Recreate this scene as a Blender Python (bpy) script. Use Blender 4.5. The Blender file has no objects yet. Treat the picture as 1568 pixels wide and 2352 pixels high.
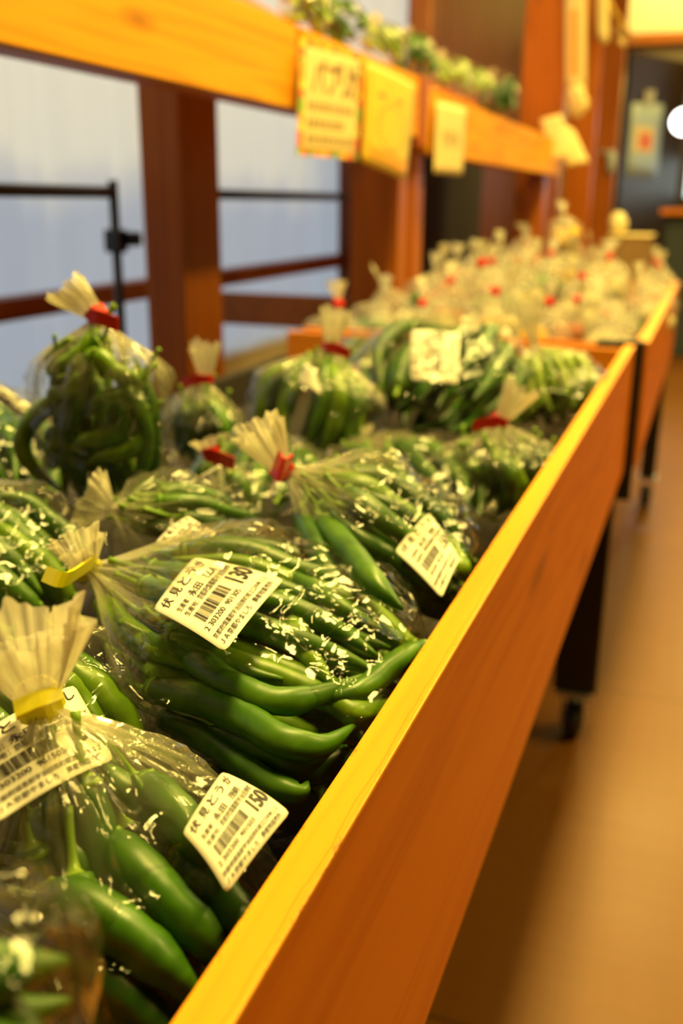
import bpy, bmesh, math, random
from mathutils import Vector, Matrix, noise

random.seed(7)
S = bpy.context.scene
COL = S.collection
R = math.radians
V = Vector

# ------------------------------------------------------------------ camera
CAM = V((0, 0, 0.90))
F = 2270.0
cd = bpy.data.cameras.new('camera')
cam = bpy.data.objects.new('camera', cd)
COL.objects.link(cam)
cd.sensor_fit = 'VERTICAL'
cd.sensor_height = 36.0
cd.lens = 36.0 * F / 2352
cam.matrix_world = (Matrix.Translation(CAM) @ Matrix.Rotation(R(19.867), 4, 'Z')
                    @ Matrix.Rotation(R(90 - 17.45), 4, 'X') @ Matrix.Rotation(R(0.5), 4, 'Z'))
cd.clip_start = 0.01
cd.dof.use_dof = True
cd.dof.focus_distance = 0.415
cd.dof.aperture_fstop = 6.4
S.camera = cam

# ------------------------------------------------------------------ exposure, world, lights
S.view_settings.view_transform = 'Standard'
S.view_settings.look = 'None'
S.view_settings.gamma = 1
S.view_settings.use_curve_mapping = False
S.view_settings.exposure = 0.0
S.cycles.max_bounces = 7
S.cycles.adaptive_threshold = 0.04
S.cycles.diffuse_bounces = 2
S.cycles.glossy_bounces = 2
S.cycles.transmission_bounces = 4
S.cycles.transparent_max_bounces = 12
S.cycles.sample_clamp_indirect = 4.0
S.cycles.caustics_reflective = False
S.cycles.caustics_refractive = False

w = bpy.data.worlds.new('world')
S.world = w
w.use_nodes = True
bg = w.node_tree.nodes['Background']
bg.inputs[0].default_value = (0.75, 0.87, 1.0, 1)
bg.inputs[1].default_value = 0.08

WARM = (1.0, 0.745, 0.18)
LAMPS = [(-0.12, 1.15, 92.0), (-0.10, 3.1, 50.0), (0.0, 4.9, 50.0), (0.5, 7.4, 60.0), (1.5, 1.9, 70.0), (1.5, 5.2, 50.0)]
LAMP_Z = 2.65


def area(name, loc, sx, sy, power, color, rot=(0, 0, 0)):
    l = bpy.data.lights.new(name, 'AREA')
    l.shape = 'RECTANGLE'
    l.size, l.size_y = sx, sy
    l.energy = power
    l.color = color
    o = bpy.data.objects.new(name, l)
    o.location = loc
    o.rotation_euler = rot
    COL.objects.link(o)
    return o


for i, (lx, ly, lp) in enumerate(LAMPS):
    area('ceiling_lamp_light', (lx, ly, LAMP_Z - 0.012), 0.34, 1.15, lp, WARM)
# unseen light added above the far lintel to brighten the plaster
area('added_wash_area', (-0.45, 8.80, 2.90), 1.0, 0.18, 26.0, WARM, (R(42), 0, 0))
# daylight outside the curtained window (faces +X)
area('window_daylight', (-1.75, 2.6, 1.25), 2.6, 5.6, 36.0, (0.78, 0.89, 1.0), (0, R(-90), 0))
# daylight from the glazed entrance far down the aisle (faces -Y)
area('entrance_daylight', (0.6, 9.05, 1.5), 1.6, 1.2, 3.0, (0.85, 0.95, 1.0), (R(90), 0, R(180)))


# ------------------------------------------------------------------ helpers
def at(u, v, z=None, x=None, y=None):
    """The point of the place seen at photo position (u, v) at a given height, x or y."""
    d = cam.matrix_world.to_3x3() @ V(((u - 784) / F, -(v - 1176) / F, -1))
    if z is not None:
        t = (z - CAM.z) / d.z
    elif x is not None:
        t = (x - CAM.x) / d.x
    else:
        t = (y - CAM.y) / d.y
    return CAM + d * t


def link(name, mesh, parent=None, mats=()):
    o = bpy.data.objects.new(name, mesh)
    COL.objects.link(o)
    for m in mats if isinstance(mats, (list, tuple)) else [mats]:
        if m is not None:
            mesh.materials.append(m)
    if parent is not None:
        o.parent = parent
        o.matrix_parent_inverse = Matrix.Translation(-parent.location)
    return o


def tag(o, label, cat, group=None, kind=None):
    o['label'] = label
    o['category'] = cat
    if group:
        o['group'] = group
    if kind:
        o['kind'] = kind
    return o


def empty(name, loc, label, cat, group=None):
    o = bpy.data.objects.new(name, None)
    COL.objects.link(o)
    o.location = loc
    o.empty_display_size = 0.05
    return tag(o, label, cat, group)


def mesh_from(name, verts, faces, smooth=True, center=True):
    c = V((0, 0, 0))
    if center:
        c = sum((V(v) for v in verts), V((0, 0, 0))) / len(verts)
        verts = [V(v) - c for v in verts]
    m = bpy.data.meshes.new(name)
    m.from_pydata([tuple(v) for v in verts], [], faces)
    m.update()
    if smooth:
        m.polygons.foreach_set('use_smooth', [True] * len(m.polygons))
    return m, c


def put(name, verts, faces, mat, parent=None, smooth=True):
    m, c = mesh_from(name, verts, faces, smooth)
    o = link(name, m, None, mat)
    o.location = c
    if parent is not None:
        o.parent = parent
        o.matrix_parent_inverse = Matrix.Translation(-parent.location)
    return o


def bm_put(name, bm, mat, parent=None, smooth=False):
    bm.normal_update()
    vs = [v.co.copy() for v in bm.verts]
    bm.verts.index_update()
    fs = [[v.index for v in f.verts] for f in bm.faces]
    bm.free()
    return put(name, vs, fs, mat, parent, smooth)


def add_box(bm, x0, x1, y0, y1, z0, z1, bev=0.0, M=None):
    t = bmesh.new()
    bmesh.ops.create_cube(t, size=1)
    for v in t.verts:
        v.co = V(((x0 + x1) / 2 + v.co.x * (x1 - x0), (y0 + y1) / 2 + v.co.y * (y1 - y0), (z0 + z1) / 2 + v.co.z * (z1 - z0)))
    if bev:
        bmesh.ops.bevel(t, geom=t.edges[:], offset=bev, segments=2, affect='EDGES', profile=0.6)
    off = len(bm.verts)
    nv = [bm.verts.new((M @ v.co) if M else v.co) for v in t.verts]
    t.verts.index_update()
    for f in t.faces:
        bm.faces.new([nv[v.index] for v in f.verts])
    t.free()


def box(name, x0, x1, y0, y1, z0, z1, mat, parent=None, bev=0.0015, M=None):
    bm = bmesh.new()
    add_box(bm, x0, x1, y0, y1, z0, z1, bev, M)
    return bm_put(name, bm, mat, parent)


def catmull(P, n):
    P = [V(p) for p in P]
    if len(P) == 2:
        return [P[0].lerp(P[1], i / (n - 1)) for i in range(n)]
    Q = [P[0] * 2 - P[1]] + P + [P[-1] * 2 - P[-2]]
    out = []
    segs = len(P) - 1
    for i in range(n):
        t = i / (n - 1) * segs
        k = min(int(t), segs - 1)
        t -= k
        a, b, c, d = Q[k:k + 4]
        out.append(0.5 * ((2 * b) + (c - a) * t + (2 * a - 5 * b + 4 * c - d) * t * t + (3 * b - a - 3 * c + d) * t ** 3))
    return out


def tube_data(path, radii, seg, wob=None, cap=True):
    verts, faces = [], []
    n = len(path)
    up = V((0.13, 0.2, 0.97)).normalized()
    for i, p in enumerate(path):
        t = (path[min(i + 1, n - 1)] - path[max(i - 1, 0)]).normalized()
        s = t.cross(up)
        if s.length < 1e-3:
            s = t.cross(V((1, 0, 0)))
        s.normalize()
        up = s.cross(t).normalized()
        for k in range(seg):
            a = 2 * math.pi * k / seg
            r = radii[i] * (wob(i / (n - 1), a) if wob else 1)
            verts.append(p + (s * math.cos(a) + up * math.sin(a)) * r)
    for i in range(n - 1):
        for k in range(seg):
            k2 = (k + 1) % seg
            faces.append((i * seg + k, i * seg + k2, (i + 1) * seg + k2, (i + 1) * seg + k))
    if cap:
        faces.append(tuple(reversed(range(seg))))
        faces.append(tuple((n - 1) * seg + k for k in range(seg)))
    return verts, faces


def tube(name, path, r, mat, parent=None, seg=10, n=None):
    p = catmull(path, n or max(2, len(path) * 6 if len(path) > 2 else 2))
    v, f = tube_data(p, [r] * len(p), seg)
    return put(name, v, f, mat, parent)


def smooth01(a, b, x):
    t = max(0.0, min(1.0, (x - a) / (b - a)))
    return t * t * (3 - 2 * t)


# ------------------------------------------------------------------ materials
class NT:
    def __init__(s, name):
        s.m = bpy.data.materials.new(name)
        s.m.use_nodes = True
        s.t = s.m.node_tree
        s.t.nodes.clear()
        s.out = s.n('ShaderNodeOutputMaterial')

    def n(s, typ, **kw):
        nd = s.t.nodes.new(typ)
        for k, v in kw.items():
            if k.startswith('i_'):
                key = k[2:].replace('_', ' ')
                key = int(key) if key.isdigit() else key
                s.set(nd.inputs[key], v)
            else:
                setattr(nd, k, v)
        return nd

    def set(s, inp, v):
        if isinstance(v, bpy.types.NodeSocket):
            s.t.links.new(v, inp)
        elif isinstance(v, (tuple, list)) and len(v) == 3 and inp.type == 'RGBA':
            inp.default_value = (*v, 1)
        else:
            inp.default_value = v

    def math(s, op, a, b=0.0, clamp=False):
        nd = s.n('ShaderNodeMath', operation=op, use_clamp=clamp)
        s.set(nd.inputs[0], a)
        s.set(nd.inputs[1], b)
        return nd.outputs[0]

    def ramp(s, fac, stops):
        nd = s.n('ShaderNodeValToRGB')
        e = nd.color_ramp.elements
        while len(e) < len(stops):
            e.new(0.5)
        for el, (p, c) in zip(e, stops):
            el.position = p
            el.color = (*c, 1) if len(c) == 3 else c
        s.set(nd.inputs[0], fac)
        return nd.outputs[0]

    def mixc(s, fac, a, b):
        nd = s.n('ShaderNodeMix', data_type='RGBA')
        s.set(nd.inputs[0], fac)
        s.set(nd.inputs[6], a)
        s.set(nd.inputs[7], b)
        return nd.outputs[2]

    def coord(s, scale=(1, 1, 1), kind='Object', loc=(0, 0, 0)):
        tc = s.n('ShaderNodeTexCoord')
        mp = s.n('ShaderNodeMapping')
        s.set(mp.inputs['Scale'], scale)
        s.set(mp.inputs['Location'], loc)
        s.t.links.new(tc.outputs[kind], mp.inputs[0])
        return mp.outputs[0]

    def noise(s, vec, scale, detail=3, rough=0.55, dist=0.0):
        nd = s.n('ShaderNodeTexNoise')
        s.set(nd.inputs['Vector'], vec)
        nd.inputs['Scale'].default_value = scale
        nd.inputs['Detail'].default_value = detail
        nd.inputs['Roughness'].default_value = rough
        nd.inputs['Distortion'].default_value = dist
        return nd.outputs[0]

    def bump(s, h, strength, dist=0.001):
        nd = s.n('ShaderNodeBump')
        s.set(nd.inputs['Height'], h)
        nd.inputs['Strength'].default_value = strength
        nd.inputs['Distance'].default_value = dist
        return nd.outputs[0]

    def bsdf(s, color, rough=0.5, normal=None, **kw):
        p = s.n('ShaderNodeBsdfPrincipled')
        s.set(p.inputs['Base Color'], color)
        s.set(p.inputs['Roughness'], rough)
        if normal is not None:
            s.set(p.inputs['Normal'], normal)
        for k, v in kw.items():
            s.set(p.inputs[k.replace('_', ' ')], v)
        s.t.links.new(p.outputs[0], s.out.inputs[0])
        return p


def plain(name, color, rough=0.5, var=0.12, scale=30, **kw):
    t = NT(name)
    n = t.noise(t.coord(), scale, 3)
    d = tuple(c * (1 - var) for c in color)
    b = tuple(min(1, c * (1 + var)) for c in color)
    t.bsdf(t.ramp(n, [(0.3, d), (0.7, b)]), rough, **kw)
    return t.m


def wood(name, dark, mid, light, axis='Y', rough=0.42, knots=True, grain=1.0, worn=False):
    t = NT(name)
    L, C = 1.3, 26.0
    sc = {'X': (L, C, C), 'Y': (C, L, C), 'Z': (C, C, L)}[axis]
    info = t.n('ShaderNodeObjectInfo')
    off = t.n('ShaderNodeVectorMath', operation='ADD')
    t.t.links.new(t.coord(sc), off.inputs[0])
    comb = t.n('ShaderNodeCombineXYZ')
    for i in range(3):
        t.set(comb.inputs[i], t.math('MULTIPLY', info.outputs['Random'], 17.0 + 9 * i))
    t.t.links.new(comb.outputs[0], off.inputs[1])
    vec = off.outputs[0]
    broad = t.noise(vec, 0.42, 3, 0.5, 0.6)
    fine = t.noise(vec, 3.2, 4, 0.65)
    rings = t.math('ABSOLUTE', t.math('SINE', t.math('MULTIPLY', broad, 26.0)))
    g = t.math('ADD', t.math('MULTIPLY', rings, 0.30), t.math('ADD', t.math('MULTIPLY', broad, 0.45), t.math('MULTIPLY', fine, 0.32)))
    col = t.ramp(g, [(0.22, dark), (0.5, mid), (0.78, light)])
    if knots:
        ks = {'X': (3.2, 11, 11), 'Y': (11, 3.2, 11), 'Z': (11, 11, 3.2)}[axis]
        off2 = t.n('ShaderNodeVectorMath', operation='ADD')
        t.t.links.new(t.coord(ks), off2.inputs[0])
        t.t.links.new(comb.outputs[0], off2.inputs[1])
        vo = t.n('ShaderNodeTexVoronoi')
        t.set(vo.inputs['Vector'], off2.outputs[0])
        vo.inputs['Scale'].default_value = 1.0
        kn = t.math('SUBTRACT', 1.0, t.math('MULTIPLY', vo.outputs['Distance'], 5.5), True)
        col = t.mixc(t.math('MULTIPLY', kn, 0.75), col, tuple(c * 0.35 for c in dark))
    if worn:
        # chips and dirt along the two arrises of the edge, and a long split near one of them
        sp = t.n('ShaderNodeSeparateXYZ')
        tc = t.n('ShaderNodeTexCoord')
        t.t.links.new(tc.outputs['Object'], sp.inputs[0])
        ax = t.math('ABSOLUTE', sp.outputs[0])
        edge = t.ramp(t.math('MULTIPLY', ax, 100.0), [(0.55, (0.0, 0.0, 0.0)), (0.80, (1, 1, 1))])
        chips = t.ramp(t.noise(t.coord((900, 260, 400)), 1.0, 2), [(0.56, (0, 0, 0)), (0.64, (1, 1, 1))])
        where_ = t.ramp(t.noise(t.coord((1, 22, 1)), 1.0, 1), [(0.45, (0, 0, 0)), (0.62, (1, 1, 1))])
        wob = t.math('MULTIPLY', t.math('SUBTRACT', t.noise(t.coord((1, 30, 1)), 1.0, 2), 0.5), 0.004)
        line = t.math('SUBTRACT', 1.0, t.math('MULTIPLY', t.math('ABSOLUTE', t.math('SUBTRACT', t.math('ADD', sp.outputs[0], wob), 0.0052)), 2600.0), True)
        m = t.math('MAXIMUM', t.math('MULTIPLY', t.math('MULTIPLY', edge, chips), where_), t.math('MULTIPLY', line, 0.55), True)
        col = t.mixc(t.math('MULTIPLY', m, 0.8), col, (0.16, 0.05, 0.006))
    h = t.math('ADD', t.math('MULTIPLY', fine, 0.7), t.math('MULTIPLY', rings, 0.3))
    t.bsdf(col, rough, t.bump(h, 0.25 * grain, 0.0006), Specular_IOR_Level=0.22)
    return t.m


M = {}
M['pine'] = wood('varnished_pine', (0.56, 0.125, 0.003), (0.70, 0.175, 0.004), (0.78, 0.215, 0.006), 'Y')
M['pine_light'] = wood('pale_varnished_pine', (0.62, 0.22, 0.006), (0.78, 0.31, 0.009), (0.86, 0.39, 0.014), 'Y', 0.7)
M['pine_x'] = wood('varnished_pine_crosswise', (0.50, 0.125, 0.004), (0.64, 0.185, 0.007), (0.74, 0.24, 0.010), 'X')
M['pine_z'] = wood('varnished_pine_upright', (0.30, 0.072, 0.003), (0.40, 0.10, 0.004), (0.48, 0.13, 0.006), 'Z')
M['rim'] = wood('pine_edge_lit_top', (0.84, 0.29, 0.005), (0.93, 0.36, 0.007), (0.97, 0.42, 0.012), 'Y', 0.38, False, worn=True)  # overhead light put into the colour of the board's top; chips are wear
M['dark_wood'] = wood('dark_stained_wood', (0.10, 0.022, 0.005), (0.15, 0.036, 0.007), (0.21, 0.055, 0.010), 'Z', 0.45, False)
M['rail'] = wood('brown_window_rail', (0.25, 0.07, 0.012), (0.36, 0.11, 0.02), (0.45, 0.15, 0.028), 'Y', 0.45, False)
M['black'] = plain('black_painted_steel', (0.010, 0.010, 0.009), 0.42, 0.2, 60)
M['rubber'] = plain('dark_rubber', (0.018, 0.020, 0.022), 0.55, 0.2, 60)
M['steel'] = plain('zinc_plated_steel', (0.55, 0.55, 0.55), 0.32, 0.1, 60, Metallic=0.9)
M['shade'] = plain('painted_shade', (0.012, 0.007, 0.004), 0.8)  # near-black colour standing in for deep shade
M['plaster'] = plain('cream_plaster', (0.74, 0.66, 0.50), 0.8, 0.05, 6)
M['brown_wall'] = plain('brown_boarding', (0.16, 0.075, 0.022), 0.7, 0.15, 6)
M['door'] = plain('dark_brown_door', (0.035, 0.020, 0.012), 0.4, 0.2, 8)
M['cardboard'] = plain('brown_cardboard', (0.30, 0.17, 0.06), 0.8, 0.08, 20)
M['cream'] = plain('cream_paper', (0.78, 0.60, 0.26), 0.7, 0.04, 40)
M['label'] = plain('label_paper', (0.90, 0.86, 0.74), 0.5, 0.015, 60)
M['ink'] = plain('black_ink', (0.012, 0.010, 0.008), 0.5)
M['brush'] = plain('brown_brush_ink', (0.20, 0.10, 0.025), 0.6)
M['red_ink'] = plain('orange_red_ink', (0.80, 0.10, 0.02), 0.6)
M['orange_ink'] = plain('orange_ink', (0.90, 0.33, 0.01), 0.6)
M['green_ink'] = plain('green_ink', (0.18, 0.40, 0.03), 0.6)
M['yellow_ink'] = plain('golden_ink', (0.90, 0.62, 0.02), 0.6)
M['yellow_paper'] = plain('yellow_paper', (0.66, 0.52, 0.02), 0.5, 0.06, 25)
M['gold_paper'] = plain('golden_yellow_paper', (0.72, 0.42, 0.015), 0.5, 0.06, 25)
M['red'] = plain('red_tape', (0.75, 0.012, 0.008), 0.35, 0.1)
M['yellow'] = plain('yellow_tape', (0.97, 0.88, 0.003), 0.38, 0.04)
M['poster'] = plain('pale_blue_poster', (0.42, 0.50, 0.52), 0.5, 0.05)
M['grey_cloth'] = plain('slate_grey_fabric', (0.035, 0.05, 0.06), 0.8, 0.2, 80)
M['green_mat'] = plain('green_mat', (0.01, 0.10, 0.03), 0.9, 0.2, 80)


def veg(name, dark, mid, light, rough=0.36):
    t = NT(name)
    c = t.coord()
    n = t.noise(c, 28, 3, 0.6, 0.4)
    col = t.ramp(n, [(0.28, dark), (0.5, mid), (0.78, light)])
    fine = t.noise(t.coord((1, 1, 1)), 120, 2)
    rg = t.math('ADD', rough - 0.08, t.math('MULTIPLY', t.noise(c, 60, 2), 0.2))
    p = t.bsdf(col, rg, t.bump(t.math('ADD', n, t.math('MULTIPLY', fine, 0.15)), 0.35, 0.0012), Specular_IOR_Level=0.5)
    return t.m


M['pepper'] = veg('green_pepper_skin', (0.018, 0.080, 0.0015), (0.056, 0.165, 0.002), (0.14, 0.29, 0.004))
M['pepper_dark'] = veg('dark_green_pepper_skin', (0.008, 0.050, 0.0015), (0.026, 0.100, 0.002), (0.07, 0.18, 0.004))
M['pepper_light'] = veg('bright_green_pepper_skin', (0.06, 0.16, 0.0015), (0.16, 0.30, 0.003), (0.28, 0.44, 0.008))
M['stem'] = veg('pale_green_stem', (0.10, 0.22, 0.010), (0.20, 0.36, 0.018), (0.34, 0.48, 0.05), 0.35)
M['bean'] = veg('pale_green_bean', (0.22, 0.36, 0.05), (0.36, 0.50, 0.09), (0.52, 0.62, 0.18), 0.35)
M['leaf'] = veg('dark_leaf', (0.008, 0.06, 0.006), (0.02, 0.12, 0.008), (0.06, 0.22, 0.015), 0.4)
M['pale'] = veg('pale_vegetable', (0.70, 0.56, 0.24), (0.85, 0.74, 0.40), (0.92, 0.84, 0.55), 0.4)
M['gold'] = veg('golden_vegetable', (0.72, 0.36, 0.02), (0.85, 0.50, 0.04), (0.92, 0.62, 0.08), 0.4)
M['tomato'] = veg('orange_red_vegetable', (0.55, 0.08, 0.01), (0.72, 0.14, 0.015), (0.80, 0.24, 0.03), 0.3)


def film(name, haze=0.0, tint=(0.97, 0.965, 0.93), crinkle=1.0, hazecol=(0.93, 0.87, 0.66)):
    """Clear crinkled cellophane: transparent, with sharp facet reflections; gathered film scatters more."""
    t = NT(name)
    uv = t.n('ShaderNodeUVMap')
    sep = t.n('ShaderNodeSeparateXYZ')
    t.t.links.new(uv.outputs[0], sep.inputs[0])
    c = t.coord((1, 1, 1))
    vo = t.n('ShaderNodeTexVoronoi', feature='DISTANCE_TO_EDGE')
    wob = t.n('ShaderNodeVectorMath', operation='ADD')
    t.t.links.new(c, wob.inputs[0])
    nz = t.n('ShaderNodeTexNoise')
    nz.inputs['Scale'].default_value = 30
    nz.inputs['Detail'].default_value = 0
    t.t.links.new(c, nz.inputs['Vector'])
    scl = t.n('ShaderNodeVectorMath', operation='SCALE')
    t.t.links.new(nz.outputs[1], scl.inputs[0])
    scl.inputs['Scale'].default_value = 0.02
    t.t.links.new(scl.outputs[0], wob.inputs[1])
    t.t.links.new(wob.outputs[0], vo.inputs['Vector'])
    vo.inputs['Scale'].default_value = 27
    # pleats running away from the tie
    cu = t.n('ShaderNodeCombineXYZ')
    t.set(cu.inputs[0], t.math('MULTIPLY', sep.outputs[0], 46.0))
    t.set(cu.inputs[1], t.math('MULTIPLY', sep.outputs[1], 3.0))
    ple = t.noise(cu.outputs[0], 1.0, 1, 0.6)
    neck = t.math('SUBTRACT', 1.0, t.math('MULTIPLY', sep.outputs[1], 1.5), True)

    def ridges(vec, scale, width, dist=0.5):
        n = t.noise(vec, scale, 0, 0.4, dist)
        q = t.math('DIVIDE', t.math('SUBTRACT', n, 0.5), width)
        return t.math('EXPONENT', t.math('MULTIPLY', t.math('MULTIPLY', q, q), -1.0))

    where_ = t.ramp(t.noise(c, 20, 0), [(0.40, (0, 0, 0)), (0.62, (1, 1, 1))])
    r1 = t.math('MULTIPLY', ridges(c, 15, 0.013, 0.4), 1.0)
    r2 = t.math('MULTIPLY', t.math('MULTIPLY', ridges(c, 38, 0.030, 0.0), 0.55), where_)
    cu2 = t.n('ShaderNodeCombineXYZ')
    t.set(cu2.inputs[0], t.math('MULTIPLY', sep.outputs[0], 15.0))
    t.set(cu2.inputs[1], t.math('MULTIPLY', sep.outputs[1], 2.2))
    r3 = t.math('MULTIPLY', ridges(cu2.outputs[0], 1.6, 0.028, 0.0), t.math('ADD', t.math('MULTIPLY', neck, 0.8), 0.35))
    h = t.math('ADD', t.math('MULTIPLY', t.math('ADD', r1, t.math('ADD', r2, r3)), 0.00085), t.math('MULTIPLY', vo.outputs[0], 0.0050))
    h = t.math('ADD', h, t.math('MULTIPLY', t.math('MULTIPLY', ple, neck), 0.006))
    nrm = t.bump(h, crinkle, 1.0)
    lw = t.n('ShaderNodeLayerWeight')
    lw.inputs['Blend'].default_value = 0.5
    t.t.links.new(nrm, lw.inputs['Normal'])
    fr = t.math('ADD', t.math('MULTIPLY', t.math('POWER', lw.outputs['Facing'], 4.0), 0.50), 0.045, True)
    tr = t.n('ShaderNodeBsdfTransparent')
    t.set(tr.inputs[0], tint)
    gl = t.n('ShaderNodeBsdfGlossy')
    gl.inputs['Roughness'].default_value = 0.10
    t.t.links.new(nrm, gl.inputs['Normal'])
    mx = t.n('ShaderNodeMixShader')
    t.set(mx.inputs[0], fr)
    t.t.links.new(tr.outputs[0], mx.inputs[1])
    t.t.links.new(gl.outputs[0], mx.inputs[2])
    df = t.n('ShaderNodeBsdfDiffuse')
    t.set(df.inputs[0], hazecol)
    tl = t.n('ShaderNodeBsdfTranslucent')
    t.set(tl.inputs[0], hazecol)
    t.t.links.new(nrm, df.inputs['Normal'])
    m0 = t.n('ShaderNodeMixShader')
    m0.inputs[0].default_value = 0.5
    t.t.links.new(df.outputs[0], m0.inputs[1])
    t.t.links.new(tl.outputs[0], m0.inputs[2])
    m2 = t.n('ShaderNodeMixShader')
    # many overlapping layers of film where it is gathered
    if haze > 0.2:
        hz = t.math('MULTIPLY', t.math('ADD', 0.35, ple), haze, True)
    else:
        n3 = t.math('POWER', neck, 3.2)
        hz = t.math('ADD', haze, t.math('MULTIPLY', t.math('MULTIPLY', n3, ple), 0.95), True)
    t.set(m2.inputs[0], hz)
    t.t.links.new(mx.outputs[0], m2.inputs[1])
    t.t.links.new(m0.outputs[0], m2.inputs[2])
    t.t.links.new(m2.outputs[0], t.out.inputs[0])
    return t.m


M['film'] = film('clear_cellophane', 0.005)
M['film_tail'] = film('gathered_cellophane', 0.72)


def soft_film(name, haze, hazecol=(0.93, 0.87, 0.66)):
    t = NT(name)
    nrm = t.bump(t.noise(t.coord(), 5, 2, 0.6), 1.0, 0.12)
    lw = t.n('ShaderNodeLayerWeight')
    lw.inputs['Blend'].default_value = 0.5
    t.t.links.new(nrm, lw.inputs['Normal'])
    fr = t.math('ADD', t.math('MULTIPLY', t.math('POWER', lw.outputs['Facing'], 4.0), 0.5), 0.06, True)
    tr = t.n('ShaderNodeBsdfTransparent')
    t.set(tr.inputs[0], (0.97, 0.965, 0.93))
    gl = t.n('ShaderNodeBsdfGlossy')
    gl.inputs['Roughness'].default_value = 0.2
    t.t.links.new(nrm, gl.inputs['Normal'])
    df = t.n('ShaderNodeBsdfDiffuse')
    t.set(df.inputs[0], hazecol)
    m1 = t.n('ShaderNodeMixShader')
    t.set(m1.inputs[0], fr)
    t.t.links.new(tr.outputs[0], m1.inputs[1])
    t.t.links.new(gl.outputs[0], m1.inputs[2])
    m2 = t.n('ShaderNodeMixShader')
    m2.inputs[0].default_value = haze
    t.t.links.new(m1.outputs[0], m2.inputs[1])
    t.t.links.new(df.outputs[0], m2.inputs[2])
    t.t.links.new(m2.outputs[0], t.out.inputs[0])
    return t.m


M['film_far'] = soft_film('cloudy_cellophane', 0.15)
M['film_tail_far'] = soft_film('gathered_cloudy_cellophane', 0.45)


# floor
def floor_mat():
    t = NT('brown_floor')
    c = t.coord((1, 1, 1))
    br = t.n('ShaderNodeTexBrick')
    t.set(br.inputs['Vector'], t.coord((1, 1, 1), loc=(0.07, 0.1, 0)))
    br.inputs['Scale'].default_value = 1.0
    br.inputs['Brick Width'].default_value = 0.9
    br.inputs['Row Height'].default_value = 0.9
    br.offset = 0.0
    br.inputs['Mortar Size'].default_value = 0.003
    t.set(br.inputs['Color1'], (0.20, 0.070, 0.003))
    t.set(br.inputs['Color2'], (0.18, 0.062, 0.003))
    t.set(br.inputs['Mortar'], (0.10, 0.034, 0.003))
    fine = t.noise(t.coord((60, 4, 1)), 1.0, 4, 0.6)
    fine2 = t.noise(t.coord((4, 60, 1)), 1.0, 4, 0.6)
    g = t.math('ADD', t.math('MULTIPLY', fine, 0.5), t.math('MULTIPLY', fine2, 0.5))
    col = t.mixc(t.ramp(g, [(0.35, (0, 0, 0)), (0.7, (0.45, 0.45, 0.45))]), br.outputs[0], (0.12, 0.042, 0.003))
    patch = t.noise(c, 1.6, 2)
    rg = t.math('ADD', 0.22, t.math('MULTIPLY', patch, 0.25))
    t.bsdf(col, rg, t.bump(g, 0.12, 0.001), Specular_IOR_Level=0.3)
    return t.m


M['floor'] = floor_mat()


def curtain_mat():
    t = NT('sheer_white_curtain')
    a = t.n('ShaderNodeBsdfDiffuse')
    b = t.n('ShaderNodeBsdfTranslucent')
    t.set(a.inputs[0], (0.80, 0.81, 0.82))
    n = t.noise(t.coord((1, 40, 40)), 10, 2)
    t.set(b.inputs[0], t.ramp(n, [(0.3, (0.78, 0.80, 0.82)), (0.7, (0.86, 0.88, 0.9))]))
    m = t.n('ShaderNodeMixShader')
    m.inputs[0].default_value = 0.62
    t.t.links.new(a.outputs[0], m.inputs[1])
    t.t.links.new(b.outputs[0], m.inputs[2])
    t.t.links.new(m.outputs[0], t.out.inputs[0])
    return t.m


M['curtain'] = curtain_mat()


def emit(name, color, strength):
    t = NT(name)
    e = t.n('ShaderNodeEmission')
    t.set(e.inputs[0], color)
    e.inputs[1].default_value = strength
    t.t.links.new(e.outputs[0], t.out.inputs[0])
    return t.m


M['globe'] = emit('lit_lamp_globe', (1.0, 0.97, 0.88), 9.0)
M['bright_glass'] = emit('daylit_entrance_glass', (0.80, 0.95, 0.85), 2.2)
M['tube'] = emit('lit_lamp_diffuser', WARM, 6.0)


def struct(o):
    o['kind'] = 'structure'
    return o


# ------------------------------------------------------------------ the room
XW = -1.42           # left wall face
struct(box('floor', -1.6, 4.2, -2.2, 9.6, -0.06, 0.0, M['floor'], bev=0))
struct(box('ceiling', -1.6, 4.2, -2.2, 9.6, 3.2, 3.28, M['brown_wall'], bev=0))
bm = bmesh.new()
add_box(bm, XW - 0.1, XW, -2.2, 5.0, 0.0, 0.42)
add_box(bm, XW - 0.1, XW, -2.2, 5.0, 2.2, 3.2)
add_box(bm, XW - 0.1, XW, -2.2, -0.4, 0.42, 2.2)
struct(bm_put('wall_left', bm, M['plaster']))
bm = bmesh.new()
add_box(bm, XW - 0.1, XW, 5.0, 9.6, 0.0, 3.2)
for k in range(30):
    add_box(bm, XW, XW + 0.012, 5.0 + k * 0.15, 5.145 + k * 0.15, 0.0, 3.2, 0.002)
struct(bm_put('wall_side', bm, M['dark_wood']))
struct(box('wall_back', -1.52, 4.2, 9.45, 9.6, 0.0, 3.2, M['plaster'], bev=0))
struct(box('wall_right', 4.1, 4.2, -2.2, 9.45, 0.0, 3.2, M['brown_wall'], bev=0))
struct(box('wall_front', -1.52, 4.2, -2.3, -2.2, 0.0, 3.2, M['brown_wall'], bev=0))

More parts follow.
